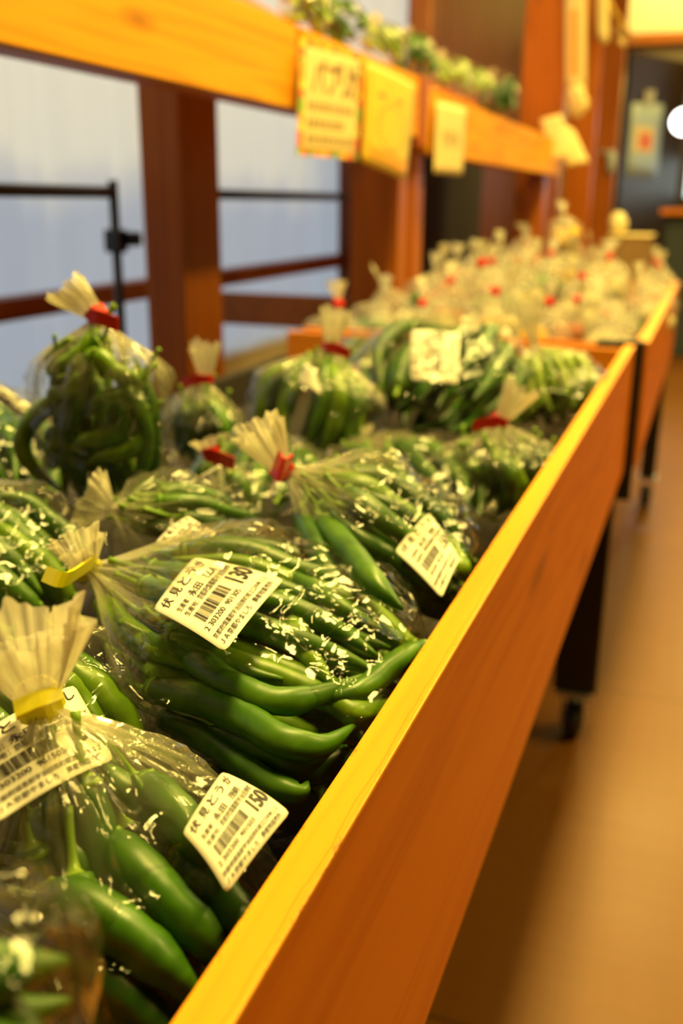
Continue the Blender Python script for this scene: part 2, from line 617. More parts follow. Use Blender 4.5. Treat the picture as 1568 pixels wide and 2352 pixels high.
# window with a brown rail and a pale curtain hanging behind it
wf = bmesh.new()
add_box(wf, XW + 0.0, XW + 0.06, -0.4, 5.0, 0.655, 0.70)
bmw = bm_put('window_1', wf, M['rail'])
struct(bmw)
bm = bmesh.new()
for yy in (-0.4, 4.93):
    add_box(bm, XW - 0.04, XW + 0.05, yy, yy + 0.07, 0.42, 2.2)
bm_put('window_frame', bm, M['rail'], bmw)
verts, faces = [], []
NY, NZ = 420, 6
for j in range(NZ):
    z = 0.40 + 1.84 * j / (NZ - 1)
    for i in range(NY):
        y = -0.4 + 5.36 * i / (NY - 1)
        x = XW - 0.055 + 0.011 * math.sin(y * 21 + 1.3 * math.sin(y * 5.1)) + 0.007 * math.sin(y * 47 + z * 0.8) + 0.012 * math.sin(y * 8.3)
        verts.append((x, y, z))
for j in range(NZ - 1):
    for i in range(NY - 1):
        faces.append((j * NY + i, j * NY + i + 1, (j + 1) * NY + i + 1, (j + 1) * NY + i))
tag(put('curtain', verts, faces, M['curtain']), 'sheer white curtain glowing with daylight behind the wooden display rack', 'curtain')

# black tube rails in front of the window
for (y0, y1, lab) in ((0.95, 1.733, 'black metal tube stand in front of the curtain, a clamp on its end post'),
                      (2.02, 3.5, 'black metal tube rail in front of the curtain seen between the rack posts')):
    t = empty('tube_stand', (-1.1, y1, 0), lab, 'stand')
    tube('rail', [(-1.1, y0, 0.913), (-1.1, y1, 0.913)], 0.0115, M['black'], t)
    for yy, nm in ((y1 if y1 < 2 else y1, 'post'), (y0, 'post')):
        if y1 < 2 and yy == y0:
            yy = y0 + 0.02
        tube(nm, [(-1.1, yy, 0.0), (-1.1, yy, 0.935)], 0.0095, M['black'], t)
        bm = bmesh.new()
        add_box(bm, -1.119, -1.081, yy - 0.016, yy + 0.016, 0.80, 0.845, 0.006)
        add_box(bm, -1.085, -1.06, yy + 0.008, yy + 0.034, 0.812, 0.84, 0.006)
        bm_put('clamp', bm, M['black'], t)
        bm = bmesh.new()
        add_box(bm, -1.25, -0.97, yy - 0.02, yy + 0.02, 0.0, 0.02, 0.004)
        bm_put('foot', bm, M['black'], t)

# ceiling lamps
names = ['over the front bin', 'over the far bin', 'beyond the far bin', 'by the dark door', 'over the near aisle', 'over the far aisle']
for (lx, ly, lp), nm in zip(LAMPS, names):
    t = empty('ceiling_lamp', (lx, ly, LAMP_Z), 'long warm ceiling lamp hanging ' + nm, 'lamp', 'ceiling lamps')
    box('housing', lx - 0.18, lx + 0.18, ly - 0.60, ly + 0.60, LAMP_Z, LAMP_Z + 0.05, M['plaster'], t, 0.004)
    for s in (-1, 1):
        tube('hanger', [(lx, ly + s * 0.35, LAMP_Z + 0.05), (lx, ly + s * 0.35, 3.2)], 0.004, M['steel'], t)

t = empty('added_wash_light', (-0.45, 8.80, 2.92), 'added unseen light brightening the cream plaster above the far lintel', 'lamp')
wm = Matrix.Translation((-0.45, 8.80, 2.90)) @ Matrix.Rotation(R(42), 4, 'X')
box('housing', -0.52, 0.52, -0.10, 0.10, 0.012, 0.05, M['plaster'], t, 0.003, wm)  # housing and hanger made up to carry the added light
tube('hanger', [(-0.45, 8.78, 2.93), (-0.45, 8.78, 3.2)], 0.006, M['steel'], t)

# back of the room: lintel, dark door standing open, posters, entrance
struct(box('trim_1', -1.5, 4.1, 9.30, 9.45, 2.165, 2.25, M['rail'], bev=0.004))
struct(box('door_2', -0.50, 1.5, 9.40, 9.44, 0.0, 2.02, M['door'], bev=0.003))
struct(box('window_2', -0.28, 1.25, 9.37, 9.399, 0.96, 1.27, M['bright_glass'], bev=0.0))
dm = Matrix.Translation((-0.76, 8.4, 0)) @ Matrix.Rotation(R(64), 4, 'Z')
d = struct(box('door_1', 0.0, 0.9, -0.02, 0.02, 0.0, 2.0, M['door'], bev=0.004, M=dm))


def sheet(name, TL, TR, BR, BL, mat, parent=None, nu=14, nv=10, bulge=0.0, curl=0.0, corner=0.08, thick=0.0003, curl_v=0.0):
    """A paper sheet with its four corners in the place, rounded corners, a bulge and a curl; returns object and its surface map."""
    TL, TR, BR, BL = map(V, (TL, TR, BR, BL))
    nrm = ((TR - TL).cross(BL - TL)).normalized()
    if nrm.dot(CAM - TL) < 0:
        nrm = -nrm

    def smap(u, v, off=0.0):
        p = (TL * (1 - u) + TR * u) * (1 - v) + (BL * (1 - u) + BR * u) * v
        h = bulge * (4 * u * (1 - u)) + curl * 4 * v * (1 - v) * 0.6 + curl_v * u * u
        return p + nrm * (h + off)

    verts, faces = [], []
    for lay in (0, 1):
        for j in range(nv + 1):
            for i in range(nu + 1):
                u, v = i / nu, j / nv
                # round the corners
                au, av = abs(u - 0.5) * 2, abs(v - 0.5) * 2
                c = 1 - corner
                if au > c and av > c:
                    du, dv = (au - c) / corner, (av - c) / corner
                    k = max(du, dv) / max(1e-6, math.hypot(du, dv))
                    au, av = c + du * k * corner, c + dv * k * corner
                    u = 0.5 + math.copysign(au / 2, u - 0.5)
                    v = 0.5 + math.copysign(av / 2, v - 0.5)
                verts.append(smap(u, v, -thick * lay))
    n0 = (nu + 1) * (nv + 1)
    idx = lambda i, j, l: l * n0 + j * (nu + 1) + i
    for j in range(nv):
        for i in range(nu):
            faces.append((idx(i, j, 0), idx(i, j + 1, 0), idx(i + 1, j + 1, 0), idx(i + 1, j, 0)))
            faces.append((idx(i, j, 1), idx(i + 1, j, 1), idx(i + 1, j + 1, 1), idx(i, j + 1, 1)))
    for i in range(nu):
        faces.append((idx(i, 0, 0), idx(i + 1, 0, 0), idx(i + 1, 0, 1), idx(i, 0, 1)))
        faces.append((idx(i + 1, nv, 0), idx(i, nv, 0), idx(i, nv, 1), idx(i + 1, nv, 1)))
    for j in range(nv):
        faces.append((idx(0, j + 1, 0), idx(0, j, 0), idx(0, j, 1), idx(0, j + 1, 1)))
        faces.append((idx(nu, j, 0), idx(nu, j + 1, 0), idx(nu, j + 1, 1), idx(nu, j, 1)))
    return put(name, verts, faces, mat, parent), smap


TEXT_CACHE = {}


def glyphs(text, bold=0.0, res=3):
    key = (text, bold, res)
    if key not in TEXT_CACHE:
        c = bpy.data.curves.new('lettering', 'FONT')
        c.body = text
        c.resolution_u = res
        c.offset = bold
        o = bpy.data.objects.new('lettering', c)
        COL.objects.link(o)
        dg = bpy.context.evaluated_depsgraph_get()
        m = bpy.data.meshes.new_from_object(o.evaluated_get(dg))
        vs = [v.co.copy() for v in m.vertices]
        fs = [tuple(p.vertices) for p in m.polygons]
        bpy.data.objects.remove(o)
        bpy.data.curves.remove(c)
        bpy.data.meshes.remove(m)
        x0 = min(v.x for v in vs); x1 = max(v.x for v in vs)
        y0 = min(v.y for v in vs); y1 = max(v.y for v in vs)
        vs = [((v.x - x0) / (x1 - x0), (v.y - y0) / (y1 - y0)) for v in vs]
        TEXT_CACHE[key] = (vs, fs)
    return TEXT_CACHE[key]


class Print:
    def __init__(s, smap, off=0.00035):
        s.smap, s.off, s.v, s.f = smap, off, [], []

    def text(s, t, u0, u1, v0, v1, bold=0.0, slant=0.0):
        vs, fs = glyphs(t, bold)
        b = len(s.v)
        for x, y in vs:
            s.v.append(s.smap(u0 + (u1 - u0) * x + slant * y, v1 + (v0 - v1) * y, s.off))
        s.f += [tuple(b + i for i in f) for f in fs]

    def rect(s, u0, u1, v0, v1, n=4, m=1):
        b = len(s.v)
        for j in range(n + 1):
            for i in range(m + 1):
                s.v.append(s.smap(u0 + (u1 - u0) * i / m, v0 + (v1 - v0) * j / n, s.off))
        for j in range(n):
            for i in range(m):
                q = b + j * (m + 1) + i
                s.f.append((q, q + m + 1, q + m + 2, q + 1))

    def done(s, name, mat, parent):
        return put(name, s.v, s.f, mat, parent, smooth=False)


def price_label(parent, TL, TR, BR, BL, price, code, bulge=0.003, curl=0.0, curl_v=0.0, crisp=True, title_span=(0.07, 1.0, 5)):
    o, sm = sheet('price_label', TL, TR, BR, BL, M['label'], parent, 16, 14, bulge, curl, 0.10, curl_v=curl_v)
    o['label'] = 'white printed price label'
    p = Print(sm)
    a, b, n = title_span
    step = (b - a) / n
    for i, ch in enumerate('伏見とうがらし'[:n]):
        big = 0.72 if ch in '伏見と' else 0.6
        p.text(ch, a + step * i, a + step * (i + big), 0.05, 0.18, 0.014)
    p.text('生産者：', 0.10, 0.30, 0.265, 0.34, 0.012)
    p.text('永田', 0.335, 0.55, 0.245, 0.35, 0.014)
    p.text('茂嗣', 0.66, 0.84, 0.245, 0.35, 0.014)
    p.text('生産地：', 0.10, 0.31, 0.375, 0.45, 0.012)
    p.text('京都府綴喜郡宇治田原町', 0.34, 0.97, 0.365, 0.455, 0.012)
    p.text(price, 0.735, 0.985, 0.475, 0.70, 0.03)
    rnd = random.Random(int(code.replace(' ', '')) % 997)
    u = 0.13
    while u < 0.62:
        wd = rnd.choice((0.005, 0.005, 0.009, 0.014))
        p.rect(u, u + wd, 0.485, 0.645)
        u += wd + rnd.choice((0.005, 0.007, 0.012))
    p.text(code, 0.07, 0.64, 0.675, 0.74, 0.006)
    p.text('京都府綴喜郡宇治田原町郷之口中林１２', 0.05, 0.93, 0.795, 0.86, 0.01)
    p.text('ＪＡ京都やましろ', 0.05, 0.50, 0.885, 0.955, 0.012)
    p.text('農産物直売所', 0.57, 0.90, 0.885, 0.955, 0.012)
    p.done('lettering', M['ink'], o)
    return o


# posters and lamp far down the room
def wall_poster(name, TL, TR, BR, BL, label, cat, mat=None):
    t = empty(name, sum((V(q) for q in (TL, TR, BR, BL)), V((0, 0, 0))) / 4, label, cat)
    o, sm = sheet('paper', TL, TR, BR, BL, mat or M['poster'], t, 4, 4, 0, 0, 0.02, 0.003)
    return t, o, sm


def on_door(u, v, off=0.024):
    n = V((-math.sin(R(64)), math.cos(R(64)), 0))
    p0 = V((-0.76, 8.4, 0)) - n * off
    d = (at(u, v, y=8.0) - CAM)
    return CAM + d * (n.dot(p0 - CAM) / n.dot(d))


t, o, sm = wall_poster('hanging_poster', on_door(1452, 236), on_door(1524, 240), on_door(1509, 412), on_door(1438, 405),
                       'pale blue poster with a red and orange picture hanging on the dark door', 'poster')
p = Print(sm, 0.004); p.rect(0.12, 0.75, 0.30, 0.66, 2, 2); p.done('picture_ground', M['cream'], o)
p = Print(sm, 0.006)
for k in range(9):
    uu, vv = 0.30 + 0.12 * (k % 3), 0.40 + 0.07 * (k // 3)
    p.rect(uu, uu + 0.12, vv, vv + 0.06)
p.done('picture', M['red_ink'], o)
bm = bmesh.new()
c = on_door(1487, 222, 0.03)
add_box(bm, c.x - 0.05, c.x + 0.05, c.y - 0.01, c.y + 0.01, c.z - 0.06, c.z + 0.05, 0.008)
bm_put('clip', bm, M['steel'], t)

c = at(1572, 280, y=7.6)
t = empty('globe_lamp', c, 'round white glowing lamp beside the dark door', 'lamp')
bm = bmesh.new()
bmesh.ops.create_uvsphere(bm, u_segments=24, v_segments=16, radius=0.085)
for v in bm.verts:
    v.co.z *= 0.95
    v.co += c
bm_put('globe', bm, M['globe'], t, True)
tube('cord', [c + V((0, 0, 0.08)), V((c.x, c.y, 3.2))], 0.005, M['black'], t)

# slate grey cloth-covered trolley with wooden top, and green mat
c = at(1560, 480, y=6.6)
t = empty('covered_trolley', (c.x + 0.2, 6.6, 0), 'slate grey cloth-covered stand with an orange wooden top by the dark door', 'stand')
bm = bmesh.new()
add_box(bm, c.x - 0.07, c.x + 0.5, 6.45, 6.9, 0.0, c.z - 0.03, 0.02)
bm_put('cloth', bm, M['grey_cloth'], t)
box('top', c.x - 0.10, c.x + 0.53, 6.4, 6.93, c.z - 0.03, c.z, M['pine_x'], t)
c = at(1556, 812, z=0.0)
box('floor_mat', c.x - 0.10, c.x + 0.9, c.y - 0.10, c.y + 0.35, 0.0, 0.012, M['green_mat'], bev=0.004)
tag(bpy.data.objects['floor_mat'], 'green mat lying on the brown floor beyond the far bin', 'mat')


# ------------------------------------------------------------------ bins on casters
def caster(parent, x, y, r=0.034):
    bm = bmesh.new()
    add_box(bm, x - 0.030, x + 0.030, y - 0.030, y + 0.030, 2 * r + 0.022, 2 * r + 0.028, 0.001)
    for s in (-1, 1):
        add_box(bm, x + s * 0.019 - 0.0015, x + s * 0.019 + 0.0015, y - 0.014, y + 0.016, r - 0.012, 2 * r + 0.024, 0.0008)
    ob = bm_put('caster_fork', bm, M['steel'], parent)
    prof = [(0.0, 0.010), (0.010, 0.013), (0.014, 0.015), (0.026, 0.0145), (r - 0.003, 0.013), (r, 0.008)]
    verts, faces = [], []
    ring = [(a, b) for a, b in prof] + [(a, -b) for a, b in reversed(prof)]
    n, sg = len(ring), 28
    for k in range(sg):
        an = 2 * math.pi * k / sg
        for a, b in ring:
            verts.append((x + b, y + 0.006 + a * math.cos(an), r + a * math.sin(an)))
    for k in range(sg):
        for i in range(n - 1):
            k2 = (k + 1) % sg
            faces.append((k * n + i, k * n + i + 1, k2 * n + i + 1, k2 * n + i))
    put('caster_wheel', verts, faces, M['rubber'], parent)


def produce_bin(label, xo, xb, y0, y1, zb, zr, zf, th, ends, far=False):
    t = empty('produce_bin', ((xo + xb) / 2, (y0 + y1) / 2, 0), label, 'produce bin')
    fb = box('front_board', xo - th, xo, y0, y1, zb, zr, M['pine'], t, 0.0012)
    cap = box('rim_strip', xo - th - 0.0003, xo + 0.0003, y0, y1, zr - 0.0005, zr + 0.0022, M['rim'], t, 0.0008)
    cap['label'] = 'top edge coloured lighter as if lit from above'
    box('back_board', xb, xb + th, y0, y1, zb, zr - 0.05, M['shade'], t, 0.0012)  # shade behind the bags put into the board colour
    box('end_board', xb + th, xo - th, y0, y0 + th, zb, zr - 0.004, M['pine_x'], t, 0.0012)
    box('end_board', xb + th, xo - th, y1 - th, y1, zb, zr - 0.004, M['pine_x'], t, 0.0012)
    box('bin_floor', xb + th, xo - th, y0 + th, y1 - th, zf - 0.012, zf, M['shade'], t, 0)  # coloured near-black so gaps between bags read as shade
    for (lx, ly, wx) in ends:
        lg = box('leg', lx - wx, lx + wx, ly - 0.02, ly + 0.02, 0.096, zb + 0.002 if wx > 0.03 else zr - 0.06, M['black'], t, 0.002)
        caster(lg, lx, ly)
    return t


XO, TH = -0.1016, 0.0160
ZR, ZB, ZF = 0.68, 0.47, 0.575
bin1 = produce_bin('long orange-varnished wooden bin in front holding bagged green chillies', XO, -0.72, -0.15, 1.668, ZB, ZR, ZF, TH,
                   [(-0.142, 1.60, 0.036), (-0.66, 1.60, 0.036), (-0.142, -0.05, 0.036), (-0.66, -0.05, 0.036)])
bin2 = produce_bin('second wooden bin beyond the front bin, heaped with cream bags', -0.083, -0.72, 1.715, 3.15, ZB, ZR, 0.56, 0.02,
                   [(-0.115, 3.36 - 0.26, 0.022), (-0.64, 3.10, 0.022), (-0.64, 1.78, 0.022)])
bm = bmesh.new()
add_box(bm, -0.128, -0.088, 1.690, 1.714, 0.415, 0.686, 0.002)
cp = bm_put('corner_post', bm, M['black'], bin2)
bm = bmesh.new()
add_box(bm, -0.165, -0.12, 1.690, 1.714, 0.655, 0.684, 0.002)
bm_put('corner_bracket', bm, M['black'], bin2)

# ------------------------------------------------------------------ display racks
XS = -0.70


def rack(label, boards, posts, zt, zb, y0, y1):
    t = empty('display_rack', (XS - 0.2, (y0 + y1) / 2, 0), label, 'display rack')
    for (a, b, z0, z1, x) in boards:
        box('front_board', x - 0.022, x, a, b, z0, z1, M['pine_light'], t, 0.002)
    bm = bmesh.new()
    # beam under the boards, and a tray that slopes up to the back
    add_box(bm, XS - 0.075, XS - 0.0225, y0, y1, zb + 0.002, zb + 0.04, 0.002)
    bm_put('beam', bm, M['pine'], t)
    mt = Matrix.Translation((XS - 0.03, 0, zt - 0.03)) @ Matrix.Rotation(R(28), 4, 'Y')
    box('sloped_tray', -0.46, 0.0, y0, y1, -0.008, 0.008, M['pine'], t, 0.002, mt)
    for (x0, x1, a, b, z1) in posts:
        box('post', x0, x1, a, b, 0.0, z1, M['pine_z'], t, 0.002)
    return t


rk1 = rack('near wooden display rack with a thick pine front board above the chilli bin',
           [(0.30, 1.692, 1.05, 1.182, XS), (1.712, 2.445, 1.05, 1.182, XS + 0.002)],
           [(-1.035, -0.95, 1.73, 1.887, 1.22), (-0.845, -0.722, 2.385, 2.455, 1.05), (-1.035, -0.95, 0.40, 0.55, 1.22)], 1.18, 1.05, 0.30, 2.455)
rk2 = rack('far wooden display rack with green bags on its sloping top',
           [(2.545, 4.80, 1.018, 1.166, XS + 0.002)],
           [(-0.82, -0.722, 2.52, 2.60, 1.018), (-0.80, -0.722, 4.55, 4.68, 1.018)], 1.16, 1.018, 2.52, 4.80)
box('seam_block', XS - 0.02, XS + 0.004, 2.462, 2.53, 1.03, 1.19, M['pine_z'], rk2, 0.002)
# low cross board and dark space under the rack at the second post
box('cross_board', -1.30, -0.846, 2.40, 2.42, 0.585, 0.668, M['rail'], rk1, 0.002)

# tall wooden wall columns beyond the racks
for (y, xl, xr, lab) in ((5.0, -0.93, -0.70, 'broad tall orange wooden column at the end of the far rack'),
                         (6.1, -0.86, -0.70, 'tall reddish wooden column second along beyond the far rack'),
                         (7.4, -0.86, -0.70, 'tall narrow wooden column farthest along, beside the dark door')):
    o = box('column', xl, xr - 0.03 * (y < 5.5), y, y + 0.06, 0.0, 3.2, M['pine_z'], None, 0.003)
    tag(o, lab, 'column')
    o['kind'] = 'thing'
o = box('recess_shade_panel', -1.215, -1.19, 4.2, 5.45, 0.55, 1.22, M['shade'], None, 0.004)  # near-black panel stands in for the shade inside an opening
tag(o, 'black panel painting the shade of a recess below the far rack', 'recess')
o = box('side_cabinet', -1.38, -1.22, 3.75, 5.6, 0.0, 1.30, M['dark_wood'], None, 0.004)
tag(o, 'dark brown wooden back panel standing below the far rack', 'panel')


# ------------------------------------------------------------------ produce
def chilli_radius(t):
    if t < 0.14:
        return 0.74 + 0.26 * smooth01(0, 0.14, t)
    if t < 0.62:
        return 1.0 - 0.10 * smooth01(0.14, 0.62, t)
    return 0.90 - 0.78 * ((t - 0.62) / 0.38) ** 1.35


PEPPERS = []


def chilli(path, r, label, group, mat='pepper', name='green_chilli', seg=14, n=26, stem=True, stem_len=0.024, prof=chilli_radius):
    P = catmull([inside_bin(V(q), r * 0.9) for q in path], n)
    ph = random.random() * 50
    rad = [max(0.0006, r * prof(i / (n - 1))) for i in range(n)]

    def wob(t, a):
        return (1 + 0.10 * noise.noise(V((math.cos(a) * 0.9 + ph, math.sin(a) * 0.9, t * 7)))
                + 0.05 * noise.noise(V((math.cos(a) * 2.0, math.sin(a) * 2.0 + ph, t * 22))) + 0.035 * math.cos(3 * a + ph))

    v, f = tube_data(P, rad, seg, wob)
    o = put(name, v, f, M[mat])
    tag(o, label, 'chilli' if 'chilli' in name else ('bean' if 'bean' in name else 'vegetable'), group)
    if stem:
        d = (P[0] - P[2]).normalized()
        side = V((noise.noise(P[0] * 90), noise.noise(P[0] * 90 + V((5, 5, 5))), 0.25))
        q = [P[0] - d * 0.004, P[0] + d * 0.002, P[0] + d * (0.004 + stem_len * 0.35) + side * stem_len * 0.12, P[0] + d * stem_len + side * stem_len * 0.4]
        Q = catmull(q, 12)
        rr = [r * 0.80, r * 0.84, r * 0.70, r * 0.45, r * 0.26, r * 0.22, r * 0.20, r * 0.19, r * 0.19, r * 0.20, r * 0.22, r * 0.25]
        v, f = tube_data(Q, rr, 9, lambda t, a: 1 + 0.10 * math.cos(5 * a) * (1 - t))
        put('stem', v, f, M['stem'], o)
    PEPPERS.append(o)
    return o


def inside_bin(p, r):
    """Things in the front bin press against its boards and floor instead of passing through."""
    if p.y < 1.70 and p.z < 0.79 and p.x > -0.72:
        soft = smooth01(0.679, 0.70, p.z)
        lim = XO - TH - r + soft * 0.03
        if p.x > lim:
            p = V((lim, p.y, p.z))
        p = V((p.x, min(p.y, 1.65 - r), max(p.z, ZF + r)))
        if p.x < -0.703 + r:
            p.x = -0.703 + r
    return p


def bag_frame(T, E):
    a = (E - T)
    L = a.length
    a = a / L
    up = V((0, 0, 1)) if abs(a.z) < 0.8 else V((0, -1, 0.2))
    side = a.cross(up).normalized()
    up = side.cross(a).normalized()
    return a, L, side, up


def bag_r(s, wide=0.40):
    r = 0.055 + 0.945 * smooth01(0.0, wide, s) ** 0.85
    if s > 0.78:
        q = (s - 0.78) / 0.22
        r *= math.sqrt(max(0.0, 1 - q * q * 0.97))
    return r


def bag_center(T, a, L, up, s, neck_rise):
    return T + a * (L * s) - V((0, 0, 1)) * neck_rise * smooth01(0, 0.45, s)


def plastic_bag(name, label, T, E, w, h, tie, tail=None, tail_len=0.05, tail_w=0.02, rise=0.0, group=None, mat='film', nu=84, nv=60,
                crumple=0.0048, flag=None, tail_mat='film_tail', simple=False, roll=0.0, wide=0.40, clamp=True):
    T, E = V(T), V(E)
    a, L, side, up = bag_frame(T, E)
    if roll:
        rm = Matrix.Rotation(roll, 3, a)
        side, up = rm @ side, rm @ up
    root = empty(name, (T + E) / 2 - V((0, 0, h)), label, 'bag of produce', group)
    seed = random.random() * 90
    verts, faces, uvs = [], [], []
    for j in range(nv + 1):
        s = j / nv
        c = bag_center(T, a, L, up, s, rise)
        r = bag_r(s, wide)
        for i in range(nu):
            ph = 2 * math.pi * i / nu
            pl = 0.30 * math.exp(-s * 5.5) * math.cos(11 * ph + 1.3 * math.sin(3 * ph + seed)) + 0.16 * math.exp(-s * 3.2) * math.cos(23 * ph + seed)
            cx = math.copysign(abs(math.cos(ph)) ** 0.85, math.cos(ph))
            sy = math.sin(ph)
            if sy < 0:
                sy *= 0.8
            k = r * (1 + pl * min(1, s * 14 + 0.2))
            p = c + side * (w * cx * k) + up * (h * sy * k)
            if crumple and s > 0.02:
                q = p * 34 + V((seed, 0, 0))
                rid = (1 - 2 * abs(noise.noise(q))) + 0.5 * (1 - 2 * abs(noise.noise(q * 2.3)))
                n = (side * cx * h + up * sy * w)
                if n.length > 0:
                    p = p + n.normalized() * crumple * rid * smooth01(0.02, 0.35, s) * (0.4 + 0.6 * r)
            if clamp and not simple:
                p = inside_bin(p, 0.0008)
            verts.append(p)
    for j in range(nv):
        for i in range(nu):
            i2 = (i + 1) % nu
            faces.append((j * nu + i, j * nu + i2, (j + 1) * nu + i2, (j + 1) * nu + i))
    o = put('film', verts, faces, M[mat], root)
    uvl = o.data.uv_layers.new(name='UVMap')
    k = 0
    for j in range(nv):
        for i in range(nu):
            for (du, dv) in ((0, 0), (1, 0), (1, 1), (0, 1)):
                uvl.data[k].uv = ((i + du) / nu, (j + dv) / nv)
                k += 1
    # tail beyond the tie
    td = V(tail).normalized() if tail is not None else -a
    sx = td.cross(CAM - T).normalized() if not simple else side
    sz = sx.cross(td).normalized()
    tv, tf = [], []
    tn, tj = (110, 14) if not simple else (18, 5)
    for j in range(tj + 1):
        s = j / tj
        wd = 0.006 + (tail_w - 0.006) * s ** 0.8
        dp = 0.0045 + 0.22 * (tail_w - 0.005) * s ** 1.1
        for i in range(tn):
            ph = 2 * math.pi * i / tn
            z = 1 + 0.16 * math.cos(9 * ph + seed) * (0.4 + 0.6 * s) + 0.12 * math.cos(23 * ph + 2 * seed) * s
            ln = tail_len * s * (1 + 0.30 * noise.noise(V((math.cos(ph) * 1.6, math.sin(ph) * 1.6, seed))) * s + 0.03 * math.cos(14 * ph) * s)
            tv.append(T + td * ln + sx * (wd * math.cos(ph) * z) + sz * (dp * math.sin(ph) * z))
    for j in range(tj):
        for i in range(tn):
            i2 = (i + 1) % tn
            tf.append((j * tn + i, j * tn + i2, (j + 1) * tn + i2, (j + 1) * tn + i))
    o2 = put('gathered_tail', tv, tf, M[tail_mat], root)
    uvl = o2.data.uv_layers.new(name='UVMap')
    k = 0
    for j in range(tj):
        for i in range(tn):
            for (du, dv) in ((0, 0), (1, 0), (1, 1), (0, 1)):
                uvl.data[k].uv = ((i + du) / tn, 0.1 + 0.4 * (j + dv) / tj)
                k += 1
    # tie: a band round the neck, with a flag of tape
    if tie:
        nb = td.lerp(-a, 0.3).normalized()
        b1 = nb.cross(V((0, 0, 1)) if abs(nb.z) < 0.9 else V((0, 1, 0))).normalized()
        b2 = nb.cross(b1)
        rb, hb = (0.0072, 0.0042) if not simple else (0.0095, 0.006)
        vv, ff = [], []
        sg = 20 if not simple else 8
        for k in range(sg):
            an = 2 * math.pi * k / sg
            rr = rb * (1 + 0.08 * math.cos(5 * an))
            for (dr, dz) in ((0, -hb), (0.0012, -hb), (0.0012, hb), (0, hb)):
                vv.append(T + (b1 * math.cos(an) + b2 * math.sin(an)) * (rr + dr) + nb * dz)
        for k in range(sg):
            k2 = (k + 1) % sg
            for q in range(4):
                q2 = (q + 1) % 4
                ff.append((k * 4 + q, k2 * 4 + q, k2 * 4 + q2, k * 4 + q2))
        if flag:
            # flat strip of tape through the given points, hb tall
            pts = catmull([V(p) + (CAM - V(p)).normalized() * flag.get('out', 0.0) for p in flag['path']], 12)
            hw = flag.get('half', hb)
            upv = V(flag.get('up', nb)).normalized()
            base = len(vv)
            nrm = None
            for q, pt in enumerate(pts):
                tt = (pts[min(q + 1, 11)] - pts[max(q - 1, 0)]).normalized()
                nn = tt.cross(upv).normalized() * 0.0006
                vv += [pt - upv * hw - nn, pt + upv * hw - nn, pt + upv * hw + nn, pt - upv * hw + nn]
            for q in range(11):
                for e in range(4):
                    e2 = (e + 1) % 4
                    ff.append((base + q * 4 + e, base + q * 4 + e2, base + (q + 1) * 4 + e2, base + (q + 1) * 4 + e))
            ff.append((base, base + 1, base + 2, base + 3))
            ff.append(tuple(base + 44 + e for e in (3, 2, 1, 0)))
        to = put('tie', vv, ff, M[tie], root, smooth=False)
        to['label'] = tie + ' tape tie'
    return root, (a, L, side, up, T, w, h, rise, wide)


def hexspots(n, w, h, r, rnd):
    """n lateral spots packed in an ellipse w x h, spacing 2r, in unit coordinates, top ones first."""
    out = []
    row = 0
    z = h - r
    while z > -h:
        half = w * math.sqrt(max(0, 1 - (z / h) ** 2)) - r * 0.6
        if half > 0:
            cnt = max(1, int(2 * half / (2.1 * r)) + 1)
            for k in range(cnt):
                x = 0 if cnt == 1 else -half + 2 * half * k / (cnt - 1)
                out.append(((x + rnd.uniform(-.25, .25) * r) / w, (z + rnd.uniform(-.15, .15) * r) / h))
        z -= 1.8 * r
        row += 1
    return out[:n]


def fill(frame, n, r, where, mat=('pepper',), s0=(0.18, 0.36), s1=(0.84, 0.95), bend=0.012, name='green_chilli', seed=1, prof=chilli_radius,
         flip=0.2, shrink=0.90, stem=True, seg=12, nn=20, stem_len=0.022):
    a, L, side, up, T, w, h, rise, wide = frame
    rnd = random.Random(seed)
    for (x, z) in hexspots(n, w * shrink, h * shrink, r, rnd):
        t0, t1 = rnd.uniform(*s0), rnd.uniform(*s1)
        b1, b2 = rnd.uniform(-bend, bend), rnd.uniform(-bend, bend) * 0.4
        pts = []
        for k in range(5):
            q = k / 4
            s = t0 + (t1 - t0) * q
            rr = bag_r(s, wide) * shrink
            c = bag_center(T, a, L, up, s, rise)
            pts.append(c + side * (w * x * rr + b1 * math.sin(math.pi * q)) + up * (h * z * rr + b2 * math.sin(math.pi * q)))
        if rnd.random() < flip:
            pts.reverse()
        chilli(pts, r * rnd.uniform(0.85, 1.1), name.replace('_', ' ') + ' inside ' + where,
               'produce inside ' + where, rnd.choice(mat), name, seg, nn, stem, stem_len, prof)


def pix(pts):
    return [at(u, v, z) for (u, v, z) in pts]


# ---- bag priced 130, in the middle of the foreground
TA = at(195, 1300, 0.702)
EA = at(985, 1540, 0.645)
A, fA = plastic_bag('chilli_bag', 'clear bag of green chillies with a curved yellow tie and a price label reading 130', TA, EA + V((0.0, -0.022, 0)), 0.098, 0.046, 'yellow',
                    tail=at(165, 1215, 0.735) - TA, tail_len=0.034, tail_w=0.013, rise=0.006,
                    flag=dict(path=[at(215, 1290, 0.706), at(185, 1310, 0.709), at(145, 1332, 0.711), at(103, 1318, 0.712)], half=0.0042, out=0.006, up=(0.15, 0.5, 0.8)))
price_label(A, at(351, 1399, 0.7155), at(446, 1272, 0.7175), at(652, 1322, 0.7165), at(516, 1498, 0.7155), '130', '2 303200  901305', 0.0008, 0.002, -0.002)
wA = 'the bag with the curved yellow tie'
gA = 'produce inside ' + wA
lab = 'green chilli inside ' + wA
chilli(pix([(405, 1478, .682), (470, 1535, .684), (560, 1588, .682), (650, 1612, .680), (745, 1592, .678), (838, 1550, .676)]), 0.0075,
       'green chilli curving just below the 130 price label', gA, 'pepper', stem_len=0.02, seg=18, n=34)
